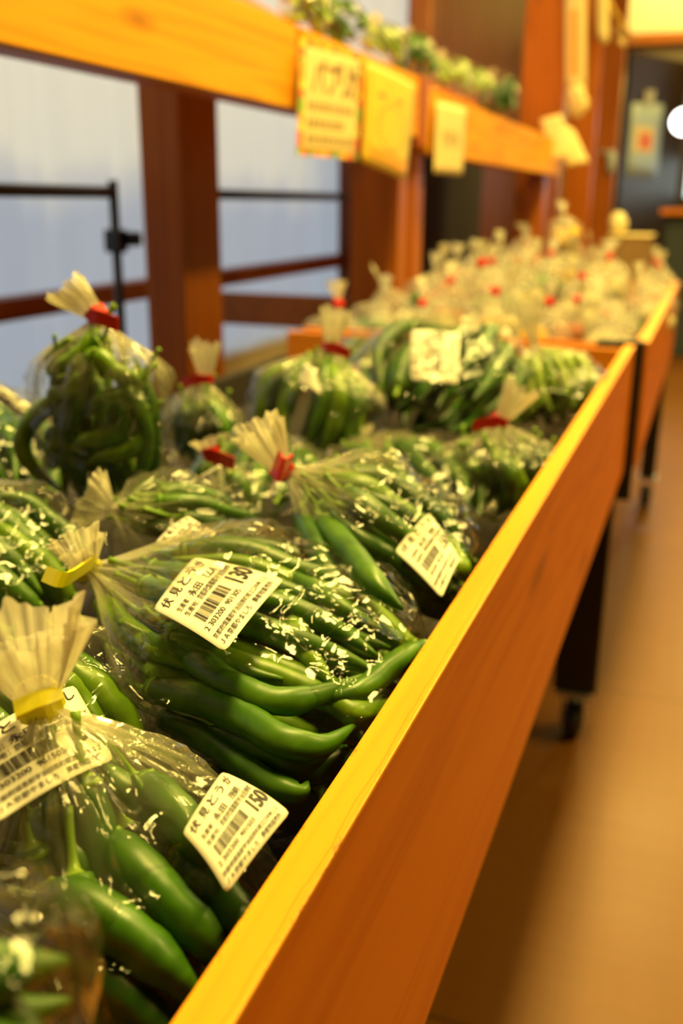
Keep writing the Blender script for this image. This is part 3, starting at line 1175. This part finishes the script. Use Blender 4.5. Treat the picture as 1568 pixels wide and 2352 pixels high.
chilli(pix([(345, 1585, .672), (450, 1605, .675), (560, 1650, .674), (650, 1703, .672), (740, 1712, .669), (815, 1665, .666)]), 0.0083,
       'longest green chilli, second below the 130 price label', gA, 'pepper', stem_len=0.020, seg=18, n=34)
chilli(pix([(375, 1650, .655), (480, 1700, .657), (570, 1765, .656), (640, 1808, .655), (690, 1818, .655), (707, 1795, .657)]), 0.0068,
       'green chilli with a hooked tip, lowest below the 130 price label', gA, 'pepper', seg=18, n=30)
chilli(pix([(640, 1375, .688), (672, 1440, .686), (705, 1500, .682), (765, 1572, .674)]), 0.0075, lab, gA, 'pepper_light')
chilli(pix([(975, 1490, .668), (900, 1530, .675), (820, 1590, .676), (700, 1610, .674)]), 0.0070, lab, gA, 'pepper')
chilli(pix([(880, 1620, .662), (820, 1640, .668), (770, 1610, .672), (700, 1560, .676)]), 0.0072, lab, gA, 'pepper_light')
chilli(pix([(800, 1740, .650), (700, 1760, .655), (600, 1720, .662), (480, 1670, .666)]), 0.0085, lab, gA, 'pepper_dark')
chilli(pix([(235, 1385, .690), (285, 1440, .690), (360, 1490, .688), (440, 1540, .682)]), 0.0070, lab, gA, 'pepper_light')
chilli(pix([(265, 1430, .684), (340, 1480, .688), (430, 1500, .687), (540, 1540, .682), (650, 1560, .680)]), 0.0072, lab, gA, 'pepper')
chilli(pix([(560, 1300, .688), (660, 1330, .692), (770, 1390, .688), (880, 1450, .680)]), 0.0074, lab, gA, 'pepper')
chilli(pix([(330, 1320, .692), (440, 1380, .692), (560, 1430, .692)]), 0.0074, lab, gA, 'pepper_light')
fill(fA, 24, 0.0080, wA, ('pepper', 'pepper', 'pepper_dark', 'pepper_light'), seed=11, shrink=0.80, nn=22)

# ---- bag priced 150, in front of it
TB = at(88, 1608, 0.728)
EB = at(470, 2270, 0.638)
B, fB = plastic_bag('chilli_bag', 'clear bag of green chillies with a flat yellow tape tie and a label reading 150', TB, EB, 0.055, 0.036, 'yellow',
                    tail=at(55, 1420, 0.775) - TB, tail_len=0.052, tail_w=0.018, rise=0.030,
                    flag=dict(path=[at(140, 1588, .731), at(105, 1602, .736), at(70, 1615, .736), at(33, 1632, .735)], half=0.0046, out=0.0095, up=at(78, 1565, .7345) - at(92, 1640, .7315)))
price_label(B, at(418, 1913, 0.694), at(512, 1768, 0.698), at(668, 1862, 0.690), at(520, 2054, 0.684), '150', '2 303200  901503', 0.0022, 0.003, -0.001)
wB = 'the bag with the flat yellow tie'
gB = 'produce inside ' + wB
lab = 'green chilli inside ' + wB
chilli(pix([(250, 1935, .682), (320, 2000, .681), (400, 2085, .674), (480, 2165, .664), (550, 2240, .650)]), 0.0086,
       'thick glossy green chilli pointing at the bin rim, next to the 150 label', gB, 'pepper', seg=18, n=34)
chilli(pix([(100, 2065, .678), (200, 2085, .679), (300, 2150, .674), (395, 2235, .665), (500, 2340, .650)]), 0.0088,
       'thick dark green chilli lying below the one beside the 150 label', gB, 'pepper', seg=18, n=34)
chilli(pix([(110, 2170, .662), (220, 2225, .662), (320, 2310, .655), (420, 2430, .645)]), 0.0095, lab, gB, 'pepper_dark', seg=18)
chilli(pix([(90, 1890, .680), (140, 1940, .682), (190, 1990, .678), (250, 2060, .668)]), 0.0090, lab, gB, 'pepper')
chilli(pix([(330, 1800, .688), (400, 1860, .688), (450, 1930, .682), (500, 2010, .672)]), 0.0082, lab, gB, 'pepper')
chilli(pix([(430, 1980, .668), (500, 2060, .668), (560, 2130, .664), (600, 2190, .655)]), 0.0090, lab, gB, 'pepper_dark')
chilli(pix([(190, 1750, .690), (260, 1800, .690), (330, 1850, .684), (400, 1900, .676)]), 0.0070, lab, gB, 'pepper')
fill(fB, 16, 0.0092, wB, ('pepper', 'pepper_dark'), seed=12, shrink=0.72, nn=22)

# ---- bag at the left edge, under the 150 bag's neck, with its own label
TP = at(-150, 1500, 0.715)
EP = at(190, 1900, 0.640)
Pb, fP = plastic_bag('chilli_bag', 'clear chilli bag whose label lies behind the gathered neck with the flat yellow tie', TP, EP, 0.075, 0.036, None, tail=(-0.6, 0.4, 0.3), tail_len=0.04, rise=0.0)
price_label(Pb, at(-135, 1745, 0.724), at(170, 1572, 0.7085), at(262, 1745, 0.7015), at(-12, 1893, 0.719), '150', '2 303200  901503', 0.0025, 0.001, 0.0, title_span=(0.07, 1.0, 7))
fill(fP, 16, 0.0085, 'the chilli bag behind the flat yellow tie', ('pepper', 'pepper_light'), seed=13, shrink=0.78)

# ---- blurred bag in the near corner
Cc, fC = plastic_bag('chilli_bag', 'blurred clear bag of chillies in the near corner, closest to the viewer', at(-420, 2380, 0.722), at(180, 2500, 0.715), 0.034, 0.026, None,
                     tail=(-0.6, 0.2, 0.5), tail_len=0.03, rise=-0.008, crumple=0.005)
fill(fC, 12, 0.0080, 'the blurred bag in the near corner', ('pepper', 'pepper_dark'), seed=14, shrink=0.72, s0=(0.1, 0.3))

# ---- bag with red tie in the middle
TD = at(648, 1078, 0.722)
ED = at(1070, 1350, 0.640)
D, fD = plastic_bag('chilli_bag', 'clear bag with a red tie and white label against the rim behind the 130 label', TD, ED, 0.088, 0.046, 'red',
                    tail=at(578, 965, 0.765) - TD, tail_len=0.052, tail_w=0.016, rise=0.006,
                    flag=dict(path=[at(665, 1068, .727), at(645, 1080, .731), at(632, 1058, .733)], half=0.008, up=(0.2, 0.3, 0.9)))
price_label(D, at(906, 1266, 0.694), at(985, 1178, 0.700), at(1056, 1285, 0.694), at(1014, 1374, 0.684), '150', '2 303200  901503', 0.002, 0.002)
wD = 'the red-tied bag lying behind the 130 label'
gD = 'produce inside ' + wD
chilli(pix([(740, 1200, .700), (800, 1265, .702), (860, 1340, .698), (925, 1400, .690)]), 0.0085, 'long green chilli pointing at the rim left of the blurred price label', gD, 'pepper', seg=16)
chilli(pix([(690, 1180, .695), (720, 1250, .697), (760, 1330, .690), (820, 1380, .680)]), 0.0078, 'green chilli inside ' + wD, gD, 'pepper_dark', seg=16)
chilli(pix([(1000, 1230, .680), (1050, 1290, .680), (1080, 1340, .670)]), 0.0075, 'green chilli inside ' + wD, gD, 'pepper_light', seg=16)
fill(fD, 22, 0.0082, wD, ('pepper', 'pepper_dark', 'pepper_light'), seed=15, shrink=0.82)


def upright(label, where, u, v0, v1, y, wpx, tie, n, r, mats, seed, tail, lean=(0, 0), name='green_chilli', bag='chilli_bag', deep=0.8, prof=chilli_radius,
            s0=(0.1, 0.3), bend=0.015, flag=True, rise=0.0, crumple=0.006, tail_len=0.035, stem=True, shrink=0.84, wide=0.40):
    """A bag standing up: tie seen at (u, v0), bottom at v1, at depth y, wpx wide."""
    T = at(u, v0, y=y)
    Bm = at(u + lean[0], v1, y=y + lean[1])
    w = wpx / 2 / F * (y * 1.08)
    fl = None
    if flag and tie:
        sgn = 1 if seed % 2 else -1
        fl = dict(path=[T + V((0, -0.01, 0)), T + V((sgn * 0.010, -0.011, -0.001)), T + V((sgn * 0.024, -0.008, -0.006))], half=0.0055, up=(0.1, 0, 1))
    b, fr = plastic_bag(bag, label, T, Bm, w, w * deep, tie, tail=tail, tail_len=tail_len, tail_w=0.014, rise=rise, crumple=crumple, flag=fl, wide=wide)
    fill(fr, n, r, where, mats, seed=seed, s0=s0, s1=(0.8, 0.93), bend=bend, name=name, prof=prof, shrink=shrink, stem=stem, seg=10, nn=16)
    return b, fr


# ---- tall bag at the left
Eb, fE = upright('tall clear bag of curly chillies, red tie on top, in front of the curtain', 'the tall bag before the curtain', 222, 722, 1210, 0.66, 330, 'red',
                 20, 0.0075, ('pepper', 'pepper_light', 'pepper_dark'), 21, (-0.8, 0.1, 0.5), lean=(25, 0.0), bend=0.03, deep=0.62, flag=True, s0=(0.1, 0.4), wide=0.26)
rnd = random.Random(5)
a_, L_, sd_, up_, T_, w_, h_, ri_, wd_ = fE
for k in range(12):
    s = rnd.uniform(0.15, 0.85)
    an = rnd.uniform(0.1, 3.0)
    c = bag_center(T_, a_, L_, up_, s, ri_)
    pts = []
    sp = rnd.choice((-1, 1)) * rnd.uniform(0.6, 1.2)
    for q in range(5):
        aa = an + sp * (q - 2) * 0.28
        ss = s + (q - 2) * rnd.uniform(0.01, 0.06)
        rr = bag_r(max(0.05, min(0.95, ss)), wd_) * 0.86
        pts.append(bag_center(T_, a_, L_, up_, ss, ri_) + sd_ * (w_ * rr * math.cos(aa)) + up_ * (h_ * rr * math.sin(aa)))
    chilli(pts, rnd.uniform(0.0058, 0.0078), 'green chilli inside the tall bag before the curtain', 'produce inside the tall bag before the curtain', rnd.choice(('pepper', 'pepper_light', 'pepper_light')))
E_SPLIT = True
# ---- bag with red tie behind the middle
Fb, fF = upright('clear red-tied bag with a folded pale label before the second rack post', 'the red-tied bag in front of the second rack post', 760, 795, 1060, 0.98, 300, 'red',
                 18, 0.0095, ('pepper', 'pepper_light', 'pepper_dark'), 23, (0.15, -0.1, 0.9), lean=(-60, -0.02), deep=0.75)
o, sm = sheet('price_label', at(700, 835, y=0.90), at(722, 850, y=0.90), at(740, 912, y=0.89), at(684, 882, y=0.89), M['label'], Fb, 6, 6, 0.004, 0.0, 0.05)
# ---- bag with upright label at the back
Gb, fG = plastic_bag('chilli_bag', 'clear bag of dark green chillies with a square label at the back of the bin', at(1080, 775, y=1.36), at(930, 960, y=1.05), 0.105, 0.06, None,
                     tail=(0.2, 0.5, 0.5), tail_len=0.03, rise=0.0)
o = price_label(Gb, at(943, 873, y=1.07), at(945, 758, y=1.13), at(1056, 768, y=1.13), at(1052, 884, y=1.07), '150', '2 303200  901503', 0.003, 0.003)
fill(fG, 24, 0.0125, 'the back bag with the square label', ('pepper_dark', 'pepper_dark', 'pepper'), seed=25, shrink=0.86, bend=0.02, s0=(0.1, 0.25), seg=12, nn=16)
# ---- bag with red tie by the rim
Hb, fH = upright('round clear bag with a bow-like red tie resting by the rim, pale stems uppermost', 'the round red-tied bag by the rim', 1148, 965, 1190, 0.90, 265, 'red',
                 20, 0.0090, ('pepper', 'pepper_dark', 'pepper_light'), 26, (0.4, 0.1, 0.7), lean=(0, 0.0), deep=0.85, s0=(0.2, 0.4), flag=True)
# ---- pale bean bag at the far corner
Ib, fI = upright('clear bag of pale green beans in the far corner of the front bin', 'the pale bean bag in the far corner', 1225, 790, 985, 1.36, 205, None,
                 40, 0.0062, ('bean', 'bean', 'stem'), 28, (-0.2, 0.1, 0.9), lean=(45, -0.05), name='green_bean', bag='bean_bag', bend=0.02, deep=0.8, prof=lambda t: 0.55 + 0.45 * math.sin(math.pi * min(1, max(0, t))),
                 tail_len=0.06, stem=False)
# ---- small bags at the left back
Jb, fJ = upright('small clear bag with a red tie in front of the first rack post', 'the small red-tied bag in front of the first rack post', 472, 868, 1060, 0.92, 190, 'red',
                 10, 0.0085, ('pepper', 'pepper_dark'), 30, (0.0, 0.0, 1.0), lean=(-10, 0), deep=0.7, rise=0.01)
Kb, fK = upright('clear bag with a red tie and a slanted label, half hidden behind the middle bag', 'the half hidden red-tied bag', 487, 1038, 1260, 0.70, 190, 'red',
                 10, 0.0085, ('pepper', 'pepper_dark'), 31, (-0.3, 0.1, 0.9), lean=(45, 0), deep=0.55, tail_len=0.012)
price_label(Kb, at(412, 1128, y=.645), at(508, 1065, y=.645), at(515, 1190, y=.635), at(470, 1198, y=.635), '130', '2 303200  901305', 0.003)
Lb, fL = plastic_bag('chilli_bag', 'clear bag between the 130 label and the tall bag, its label showing', at(250, 1170, 0.70), at(560, 1250, 0.645), 0.05, 0.035, None, tail=(-1, .2, .2), tail_len=0.02)
price_label(Lb, at(355, 1248, 0.706), at(432, 1185, 0.712), at(497, 1225, 0.712), at(470, 1262, 0.706), '130', '2 303200  901305', 0.002)
fill(fL, 10, 0.0080, 'the low bag next to the tall bag', ('pepper', 'pepper_dark'), seed=33)
# ---- left edge bags
Nb, fN = plastic_bag('chilli_bag', 'clear bag of chillies just behind the curved yellow tie', at(-220, 1150, 0.715), at(150, 1440, 0.64), 0.085, 0.042, None, tail=(-1, .2, .2), tail_len=0.03)
fill(fN, 18, 0.0085, 'the bag behind the curved yellow tie', ('pepper', 'pepper_light', 'pepper'), seed=34, shrink=.82)
Mb, fM = plastic_bag('chilli_bag', 'clear labelled bag partly hidden beside the tall bag', at(-120, 900, y=0.80), at(30, 1200, y=0.66), 0.075, 0.05, None, tail=(-1, .2, .5), tail_len=0.03)
price_label(Mb, at(-60, 880, y=.66), at(5, 888, y=.66), at(78, 935, y=.66), at(60, 965, y=.65), '130', '2 303200  901305', 0.003)
fill(fM, 14, 0.0085, 'the labelled bag beside the tall bag', ('pepper_dark', 'pepper'), seed=35, shrink=.8)
# filler bags lying lower in the bin
for (Tq, Eq, wq, hq, nq, lab, wh, sd) in (
        (at(830, 1020, 0.655), at(1010, 1240, 0.62), 0.075, 0.04, 12, 'clear bag of dark chillies lying low between the middle and round bags', 'the low bag between the middle bag and the round one', 41),
        (at(620, 1010, 0.66), at(560, 1230, 0.625), 0.06, 0.038, 10, 'clear bag of chillies lying low beside the middle red tie', 'the low bag beside the middle red tie', 42),
        (at(1160, 1080, 0.63), at(1190, 1180, 0.60), 0.05, 0.03, 7, 'clear bag of dark chillies lying low against the rim under the round bag', 'the low bag under the round bag', 43),
        (at(900, 800, y=1.52), at(820, 920, y=1.25), 0.08, 0.05, 12, 'clear bag of dark chillies lying behind the bag with the folded label', 'the bag behind the folded label', 44),
        (at(1300, 880, y=1.55), at(1330, 930, y=1.25), 0.05, 0.04, 8, 'clear bag of chillies tucked in the far corner against the rim', 'the bag tucked in the far rim corner', 45),
        (at(430, 1600, 0.62), at(700, 1900, 0.598), 0.09, 0.022, 9, 'clear bag of dark chillies flattened under the two yellow-tied bags', 'the flattened bag under the yellow-tied bags', 46)):
    b, fr = plastic_bag('chilli_bag', lab, Tq, Eq, wq, hq, None, tail_len=0.02, nu=60, nv=40)
    fill(fr, nq, 0.0088, wh, ('pepper_dark', 'pepper_dark', 'pepper'), seed=sd, seg=10, nn=16)


# ------------------------------------------------------------------ signs hung on the racks
def hung_sign(label, TL, TR, BR, BL, mat):
    t = empty('shelf_sign', (V(TL) + V(TR)) / 2, label, 'sign')
    o, sm = sheet('paper', TL, TR, BR, BL, mat, t, 10, 10, 0.004, 0.002, 0.02, 0.0008)
    return t, o, sm


XG = XS + 0.012
t, o, sm = hung_sign('cream paper sign with a coloured chequered border and large brush lettering', at(690, 88, x=XG), at(832, 128, x=XG), at(818, 368, x=XG + .015), at(680, 356, x=XG + .01), M['cream'])
for ci, mt in enumerate(('yellow_ink', 'orange_ink', 'green_ink', 'red_ink')):
    p = Print(sm, 0.0009)
    n = 14
    for k in range(n):
        if (k * 3 + k // 4) % 4 == ci:
            u0 = k / n
            p.rect(u0, u0 + 1 / n, 0.0, 0.05, 2, 2)
            p.rect(u0, u0 + 1 / n, 0.95, 1.0, 2, 2)
            p.rect(0.0, 0.06, u0, u0 + 1 / n, 2, 2)
            p.rect(0.94, 1.0, u0, u0 + 1 / n, 2, 2)
    p.done('printed_pattern', M[mt], o)
p = Print(sm, 0.0010)
for ch, u0 in zip('パプリカ', (0.16, 0.38, 0.58, 0.74)):
    p.text(ch, u0, u0 + 0.19, 0.14, 0.44, 0.02)
p.done('lettering', M['brush'], o)
p = Print(sm, 0.0010)
rnd = random.Random(3)
for row, ln in ((0.53, 0.86), (0.68, 0.66), (0.82, 0.88)):
    u = 0.11
    while u < ln:
        wd = rnd.uniform(0.03, 0.07)
        p.rect(u, u + wd, row + 0.01, row + 0.025, 1)
        p.rect(u + wd * 0.4, u + wd * 0.6, row - 0.03, row + 0.06, 1)
        p.rect(u, u + wd * 0.9, row + 0.045, row + 0.058, 1)
        u += wd + 0.022
p.done('small_strokes', M['brush'], o)

t, o, sm = hung_sign('yellow paper sign with a thin sketch and an orange stripe', at(842, 140, x=XG), at(955, 196, x=XG), at(932, 416, x=XG + .02), at(831, 374, x=XG + .012), M['gold_paper'])
p = Print(sm, 0.0008)
p.rect(0.08, 0.92, 0.05, 0.80, 6, 6)
p.done('ground', M['yellow_paper'], o)
p = Print(sm, 0.0013)
for k in range(5):
    p.rect(0.14 + k * 0.15, 0.29 + k * 0.15, 0.80 + 0.008 * k, 0.88 + 0.008 * k, 2, 2)
p.done('stripe', M['orange_ink'], o)
p = Print(sm, 0.0013)
for k in range(22):
    an = 2 * math.pi * k / 22
    uu, vv = 0.5 + 0.28 * math.cos(an), 0.54 + 0.22 * math.sin(an)
    p.rect(uu, uu + 0.03, vv, vv + 0.03)
p.rect(0.2, 0.36, 0.26, 0.29); p.rect(0.55, 0.7, 0.25, 0.28)
p.done('sketch', M['brush'], o)

t, o, sm = hung_sign('narrow plain cream card hung on the far rack board', at(1003, 232, x=XG), at(1071, 250, x=XG), at(1061, 403, x=XG + .015), at(996, 398, x=XG + .01), M['cream'])
p = Print(sm, 0.0010)
for k in range(4):
    p.rect(0.22 + k * 0.15, 0.25 + k * 0.15, 0.36, 0.62)
    p.rect(0.18 + k * 0.15, 0.29 + k * 0.15, 0.44 + 0.05 * (k % 2), 0.47 + 0.05 * (k % 2))
p.done('small_strokes', M['brush'], o)

# cards at the far end of the far rack, hanging banner and tags
t, o, sm = hung_sign('curled cream card pinned at the far end of the far rack board', at(1240, 275, y=4.65), at(1290, 262, y=4.65), at(1310, 362, y=4.55), at(1268, 366, y=4.55), M['cream'])
t, o, sm = hung_sign('second curled cream card at the far end of the far rack board, tilted outwards', at(1292, 285, y=4.72), at(1318, 300, y=4.72), at(1352, 372, y=4.6), at(1300, 382, y=4.6), M['cream'])
t, o, sm = hung_sign('long narrow cream banner with orange characters hung on the broad column', at(1297, -60, y=4.97), at(1346, -60, y=4.97), at(1345, 205, y=4.97), at(1298, 205, y=4.97), M['cream'])
t['category'] = 'banner'
p = Print(sm, 0.002)
for k in range(6):
    v0 = 0.32 + k * 0.095
    p.rect(0.25, 0.62, v0, v0 + 0.03); p.rect(0.36, 0.52, v0 - 0.01, v0 + 0.07); p.rect(0.22, 0.66, v0 + 0.04, v0 + 0.065)
p.done('characters', M['orange_ink'], o)
c = at(1325, 232, y=4.93)
t = empty('banner_bundle', c, 'crumpled cream bundle hanging under the narrow banner', 'bundle')
bm = bmesh.new()
bmesh.ops.create_icosphere(bm, subdivisions=4, radius=1)
for v in bm.verts:
    n = 1 + 0.35 * noise.noise(v.co * 2.2) + 0.12 * noise.noise(v.co * 6)
    v.co = c + V((v.co.x * 0.045 * n, v.co.y * 0.03 * n, v.co.z * 0.07 * n - 0.02 * v.co.x))
bm_put('wrapper', bm, M['cream'], t, True)
for i, (u, v0, v1, wpx, y, lab) in enumerate(((1382, -40, 104, 32, 5.9, 'long cream paper tag hanging from the slanted cord by the tall column'),
                                             (1424, 60, 110, 22, 6.2, 'short cream paper tag hanging at the lower end of the slanted cord'))):
    t = empty('hanging_tag', at(u, v0, y=y), lab, 'tag')
    sheet('paper', at(u - wpx / 2, v0, y=y), at(u + wpx / 2, v0 + 5, y=y), at(u + wpx / 2, v1, y=y), at(u - wpx / 2 + 3, v1 - 12, y=y), M['cream'], t, 4, 6, 0.01, 0, 0.3, 0.002)
o = tube('slanted_cord', [at(1385, -30, y=5.9), at(1410, 30, y=6.0), at(1455, 92, y=6.3)], 0.014, M['gold_paper'])
tag(o, 'thick golden cord slanting down from the column to the lintel', 'cord')
t = empty('white_pouch', at(1395, 380, y=7.378), 'small white pouch hanging on the second tall column', 'pouch')
bm = bmesh.new()
bmesh.ops.create_icosphere(bm, subdivisions=3, radius=1)
c = at(1402, 372, y=7.378)
for v in bm.verts:
    n = 1 + 0.3 * noise.noise(v.co * 3)
    v.co = c + V((v.co.x * 0.03 * n, v.co.y * 0.03, v.co.z * 0.075 * n))
bm_put('pouch_body', bm, M['poster'], t, True)
tube('strap', [at(1378, 350, y=7.385), at(1392, 350, y=7.38), c], 0.01, M['poster'], t)

# cardboard carton on a plinth behind the far bin
c0, c1 = at(1395, 540, y=4.3), at(1494, 540, y=4.3)
t = empty('plinth', ((c0.x + c1.x) / 2, 4.45, 0), 'dark wooden plinth behind the far bin', 'plinth')
zc = at(1440, 640, y=4.3).z
box('body', c0.x - 0.03, c1.x + 0.03, 4.28, 4.66, 0.0, zc, M['dark_wood'], t)
t = empty('carton', ((c0.x + c1.x) / 2, 4.45, zc), 'brown cardboard carton with pale top flaps standing behind the far bin', 'carton')
box('body', c0.x, c1.x, 4.30, 4.62, zc, c0.z - 0.004, M['cardboard'], t, 0.003)
bm = bmesh.new()
add_box(bm, c0.x - 0.004, c1.x + 0.004, 4.295, 4.455, c0.z - 0.004, c0.z, 0.001)
add_box(bm, c0.x - 0.004, c1.x + 0.004, 4.46, 4.625, c0.z - 0.004, c0.z, 0.001)
bm_put('flaps', bm, M['cream'], t)
c = at(1418, 515, y=4.42)
o = None
bm = bmesh.new()
bmesh.ops.create_icosphere(bm, subdivisions=3, radius=1)
for v in bm.verts:
    n = 1 + 0.3 * noise.noise(v.co * 2.5)
    v.co = V((c.x, c.y, c0.z + 0.045)) + V((v.co.x * 0.038 * n, v.co.y * 0.038 * n, v.co.z * 0.046))
o = bm_put('paper_bundle', bm, M['pale'], None, True)
tag(o, 'small cream bundle sitting on top of the cardboard carton', 'bundle')

# ------------------------------------------------------------------ far bin: many tied bags
rnd = random.Random(99)
kinds = {'pale': ('bag_of_pale_vegetables', 'clear bag of cream vegetables heaped in the far bin', 'cream bags in the far bin', 'pale'),
         'gold': ('bag_of_golden_vegetables', 'clear bag of golden vegetables heaped in the far bin', 'golden bags in the far bin', 'gold'),
         'tomato': ('bag_of_red_vegetables', 'clear bag of orange-red vegetables heaped in the far bin', 'orange-red bags in the far bin', 'tomato'),
         'pepper': ('bag_of_green_vegetables', 'clear bag of green vegetables heaped in the far bin', 'green bags in the far bin', 'pepper')}
protos = {}


def ball_mesh(kind):
    bm = bmesh.new()
    bmesh.ops.create_icosphere(bm, subdivisions=3, radius=1)
    for v in bm.verts:
        a = math.atan2(v.co.y, v.co.x)
        k = 1 + 0.05 * math.cos(5 * a) + 0.06 * noise.noise(v.co * 2)
        v.co = V((v.co.x * k, v.co.y * k, v.co.z * 0.9 + 0.25 * max(0, v.co.z) ** 6))
    m = bpy.data.meshes.new('vegetable')
    bm.to_mesh(m)
    bm.free()
    for p in m.polygons:
        p.use_smooth = True
    m.materials.append(M[kind])
    return m


balls = {k: ball_mesh(k) for k in kinds}


def far_bag(kind, x, y, z, size, label=None, tie='red'):
    nm, lb, gp, mt = kinds[kind]
    key = (kind, tie, rnd.randrange(2))
    if key not in protos:
        b, fr = plastic_bag(nm, lb, V((0, 0, 1.75)), V((0.1, 0.05, 0.0)), 0.78, 0.72, None, tail=(0.1, 0.1, 1), tail_len=0.55, tail_w=0.27, simple=True, tail_mat='film_tail_far', nu=26, nv=20,
                            crumple=0.0, mat='film_far')
        for ch in list(b.children):
            # rough up the coarse film
            if ch.name.startswith('film'):
                for v in ch.data.vertices:
                    v.co += v.normal * 0.07 * (noise.noise(v.co * 3.1 + V((len(protos), 0, 0))))
        if tie:
            v, f = tube_data(catmull([V((0, 0, 1.66)), V((0, 0, 1.84))], 3), [0.13, 0.15, 0.13], 10)
            tt = put('tie', v, f, M[tie], b, False)
        protos[key] = b
    src = protos[key]
    Mw = Matrix.Translation((x, y, z)) @ Matrix.Rotation(rnd.uniform(0, 6.28), 4, 'Z') @ Matrix.Rotation(rnd.uniform(-0.5, 0.5), 4, 'X') @ Matrix.Scale(size, 4)
    c = src.copy()
    COL.objects.link(c)
    base = src.location.copy()
    c.matrix_world = Mw @ Matrix.Translation(base)
    c['label'] = label or lb
    c['group'] = gp
    for ch in src.children:
        d = ch.copy()
        COL.objects.link(d)
        d.parent = c
        d.matrix_parent_inverse = ch.matrix_parent_inverse
    for k in range(rnd.choice((3, 4))):
        an = k * 1.9 + rnd.random()
        pos = Mw @ V((0.36 * math.cos(an), 0.36 * math.sin(an), 0.42 + 0.26 * (k % 2)))
        o = bpy.data.objects.new({'pale': 'pale_vegetable', 'gold': 'golden_vegetable', 'tomato': 'red_vegetable', 'pepper': 'green_vegetable'}[kind], balls[kind])
        COL.objects.link(o)
        o.location = pos
        o.scale = (size * 0.36 * rnd.uniform(.85, 1.15),) * 3
        o.rotation_euler = (rnd.random() * 3, rnd.random() * 3, rnd.random() * 3)
        colr = {'pale': 'cream', 'gold': 'golden', 'tomato': 'orange-red', 'pepper': 'green'}[kind]
        tag(o, 'round %s vegetable inside a bag in the far bin' % colr, 'vegetable', '%s vegetables in the far bin' % colr)
    return c


for iy in range(8):
    for ix in range(5):
        x = -0.655 + ix * 0.128 + rnd.uniform(-.02, .02)
        y = 1.80 + iy * 0.178 + rnd.uniform(-.03, .03)
        t_ = (x + 0.4) ** 2
        z = 0.575 + 0.055 * math.exp(-t_ * 22) + 0.05 * iy / 7 + rnd.uniform(-0.01, 0.015)
        if ix == 4:
            z -= 0.02
        q = rnd.random()
        kind = 'pale' if q < 0.58 else 'gold' if q < 0.78 else 'tomato' if q < 0.90 else 'pepper'
        if iy == 0:
            kind = ('pepper', 'pale', 'gold', 'gold', 'gold')[ix]
        if ix == 4 and iy in (2, 3):
            kind = ('tomato', 'pepper')[iy - 2]
        if ix == 0 and iy < 5 and iy % 2:
            kind = 'pepper'
        far_bag(kind, x, y, z, 0.070 * rnd.uniform(.9, 1.15), tie='red' if rnd.random() < 0.45 else None)
# top of the heap
for (u, v, y, kd, lb) in ((1305, 525, 3.0, 'gold', 'golden bag sitting highest on the heap in the far bin, against the column'),
                          (1210, 575, 2.9, 'tomato', 'small brownish-red bag at the top left of the heap in the far bin')):
    c = at(u, v, y=y)
    far_bag(kd, c.x, c.y, c.z - 0.06, 0.062, lb, None)
for b in protos.values():
    for ch in list(b.children):
        bpy.data.objects.remove(ch)
    bpy.data.objects.remove(b)

# ------------------------------------------------------------------ green bags on the racks' sloping tops
shelf = [(620, 60, 1.62, 150, 'leaf', 'dark leafy greens on the near rack above the plain board', None, 0.010),
         (735, 70, 1.95, 95, 'bean', 'pale bag of greens behind the bordered sign', None, 0.010),
         (800, 95, 2.15, 95, 'pepper', 'green chilli bag behind the yellow sign', None, 0.012),
         (880, 150, 2.45, 80, 'bean', 'pale bag at the rack joint', None, 0.010),
         (985, 150, 2.75, 95, 'pepper', 'green bag nearest on the far rack', None, 0.013),
         (1045, 190, 3.1, 75, 'bean', 'red-tied pale bag second along on the far rack', 'red', 0.010),
         (1105, 215, 3.45, 75, 'bean', 'red-tied pale bag third along on the far rack', 'red', 0.010),
         (1165, 255, 3.9, 80, 'leaf', 'dark green bag at the far end of the far rack', None, 0.018)]
for i, (u, v, y, wpx, mt, lb, tie, r) in enumerate(shelf):
    c = at(u, v, y=y)
    w_ = wpx / 2 / F * y * 1.35
    x = XS - 0.03 - w_ * 0.8
    zt = (1.182 if y < 2.5 else 1.166) + 0.005 + 0.53 * max(0, XS - 0.03 - x)
    b, fr = plastic_bag('greens_bag', 'clear bag of ' + lb if 'bag' not in lb else 'clear ' + lb, V((x - 0.05, y + 0.7 * w_, zt + w_ * 1.25)), V((x + 0.03, y - w_ * 1.3, zt + w_ * 0.25)), w_ * 0.8, w_ * 0.75, tie, tail=(-0.2, 0.2, 1), tail_len=0.045,
                        mat='film', nu=50, nv=36, clamp=False)
    fill(fr, 12, r, 'the ' + lb, (mt,), seed=60 + i, name='green_vegetable', s0=(0.15, 0.4), bend=0.02, seg=8, nn=12, stem=False, stem_len=0.01)
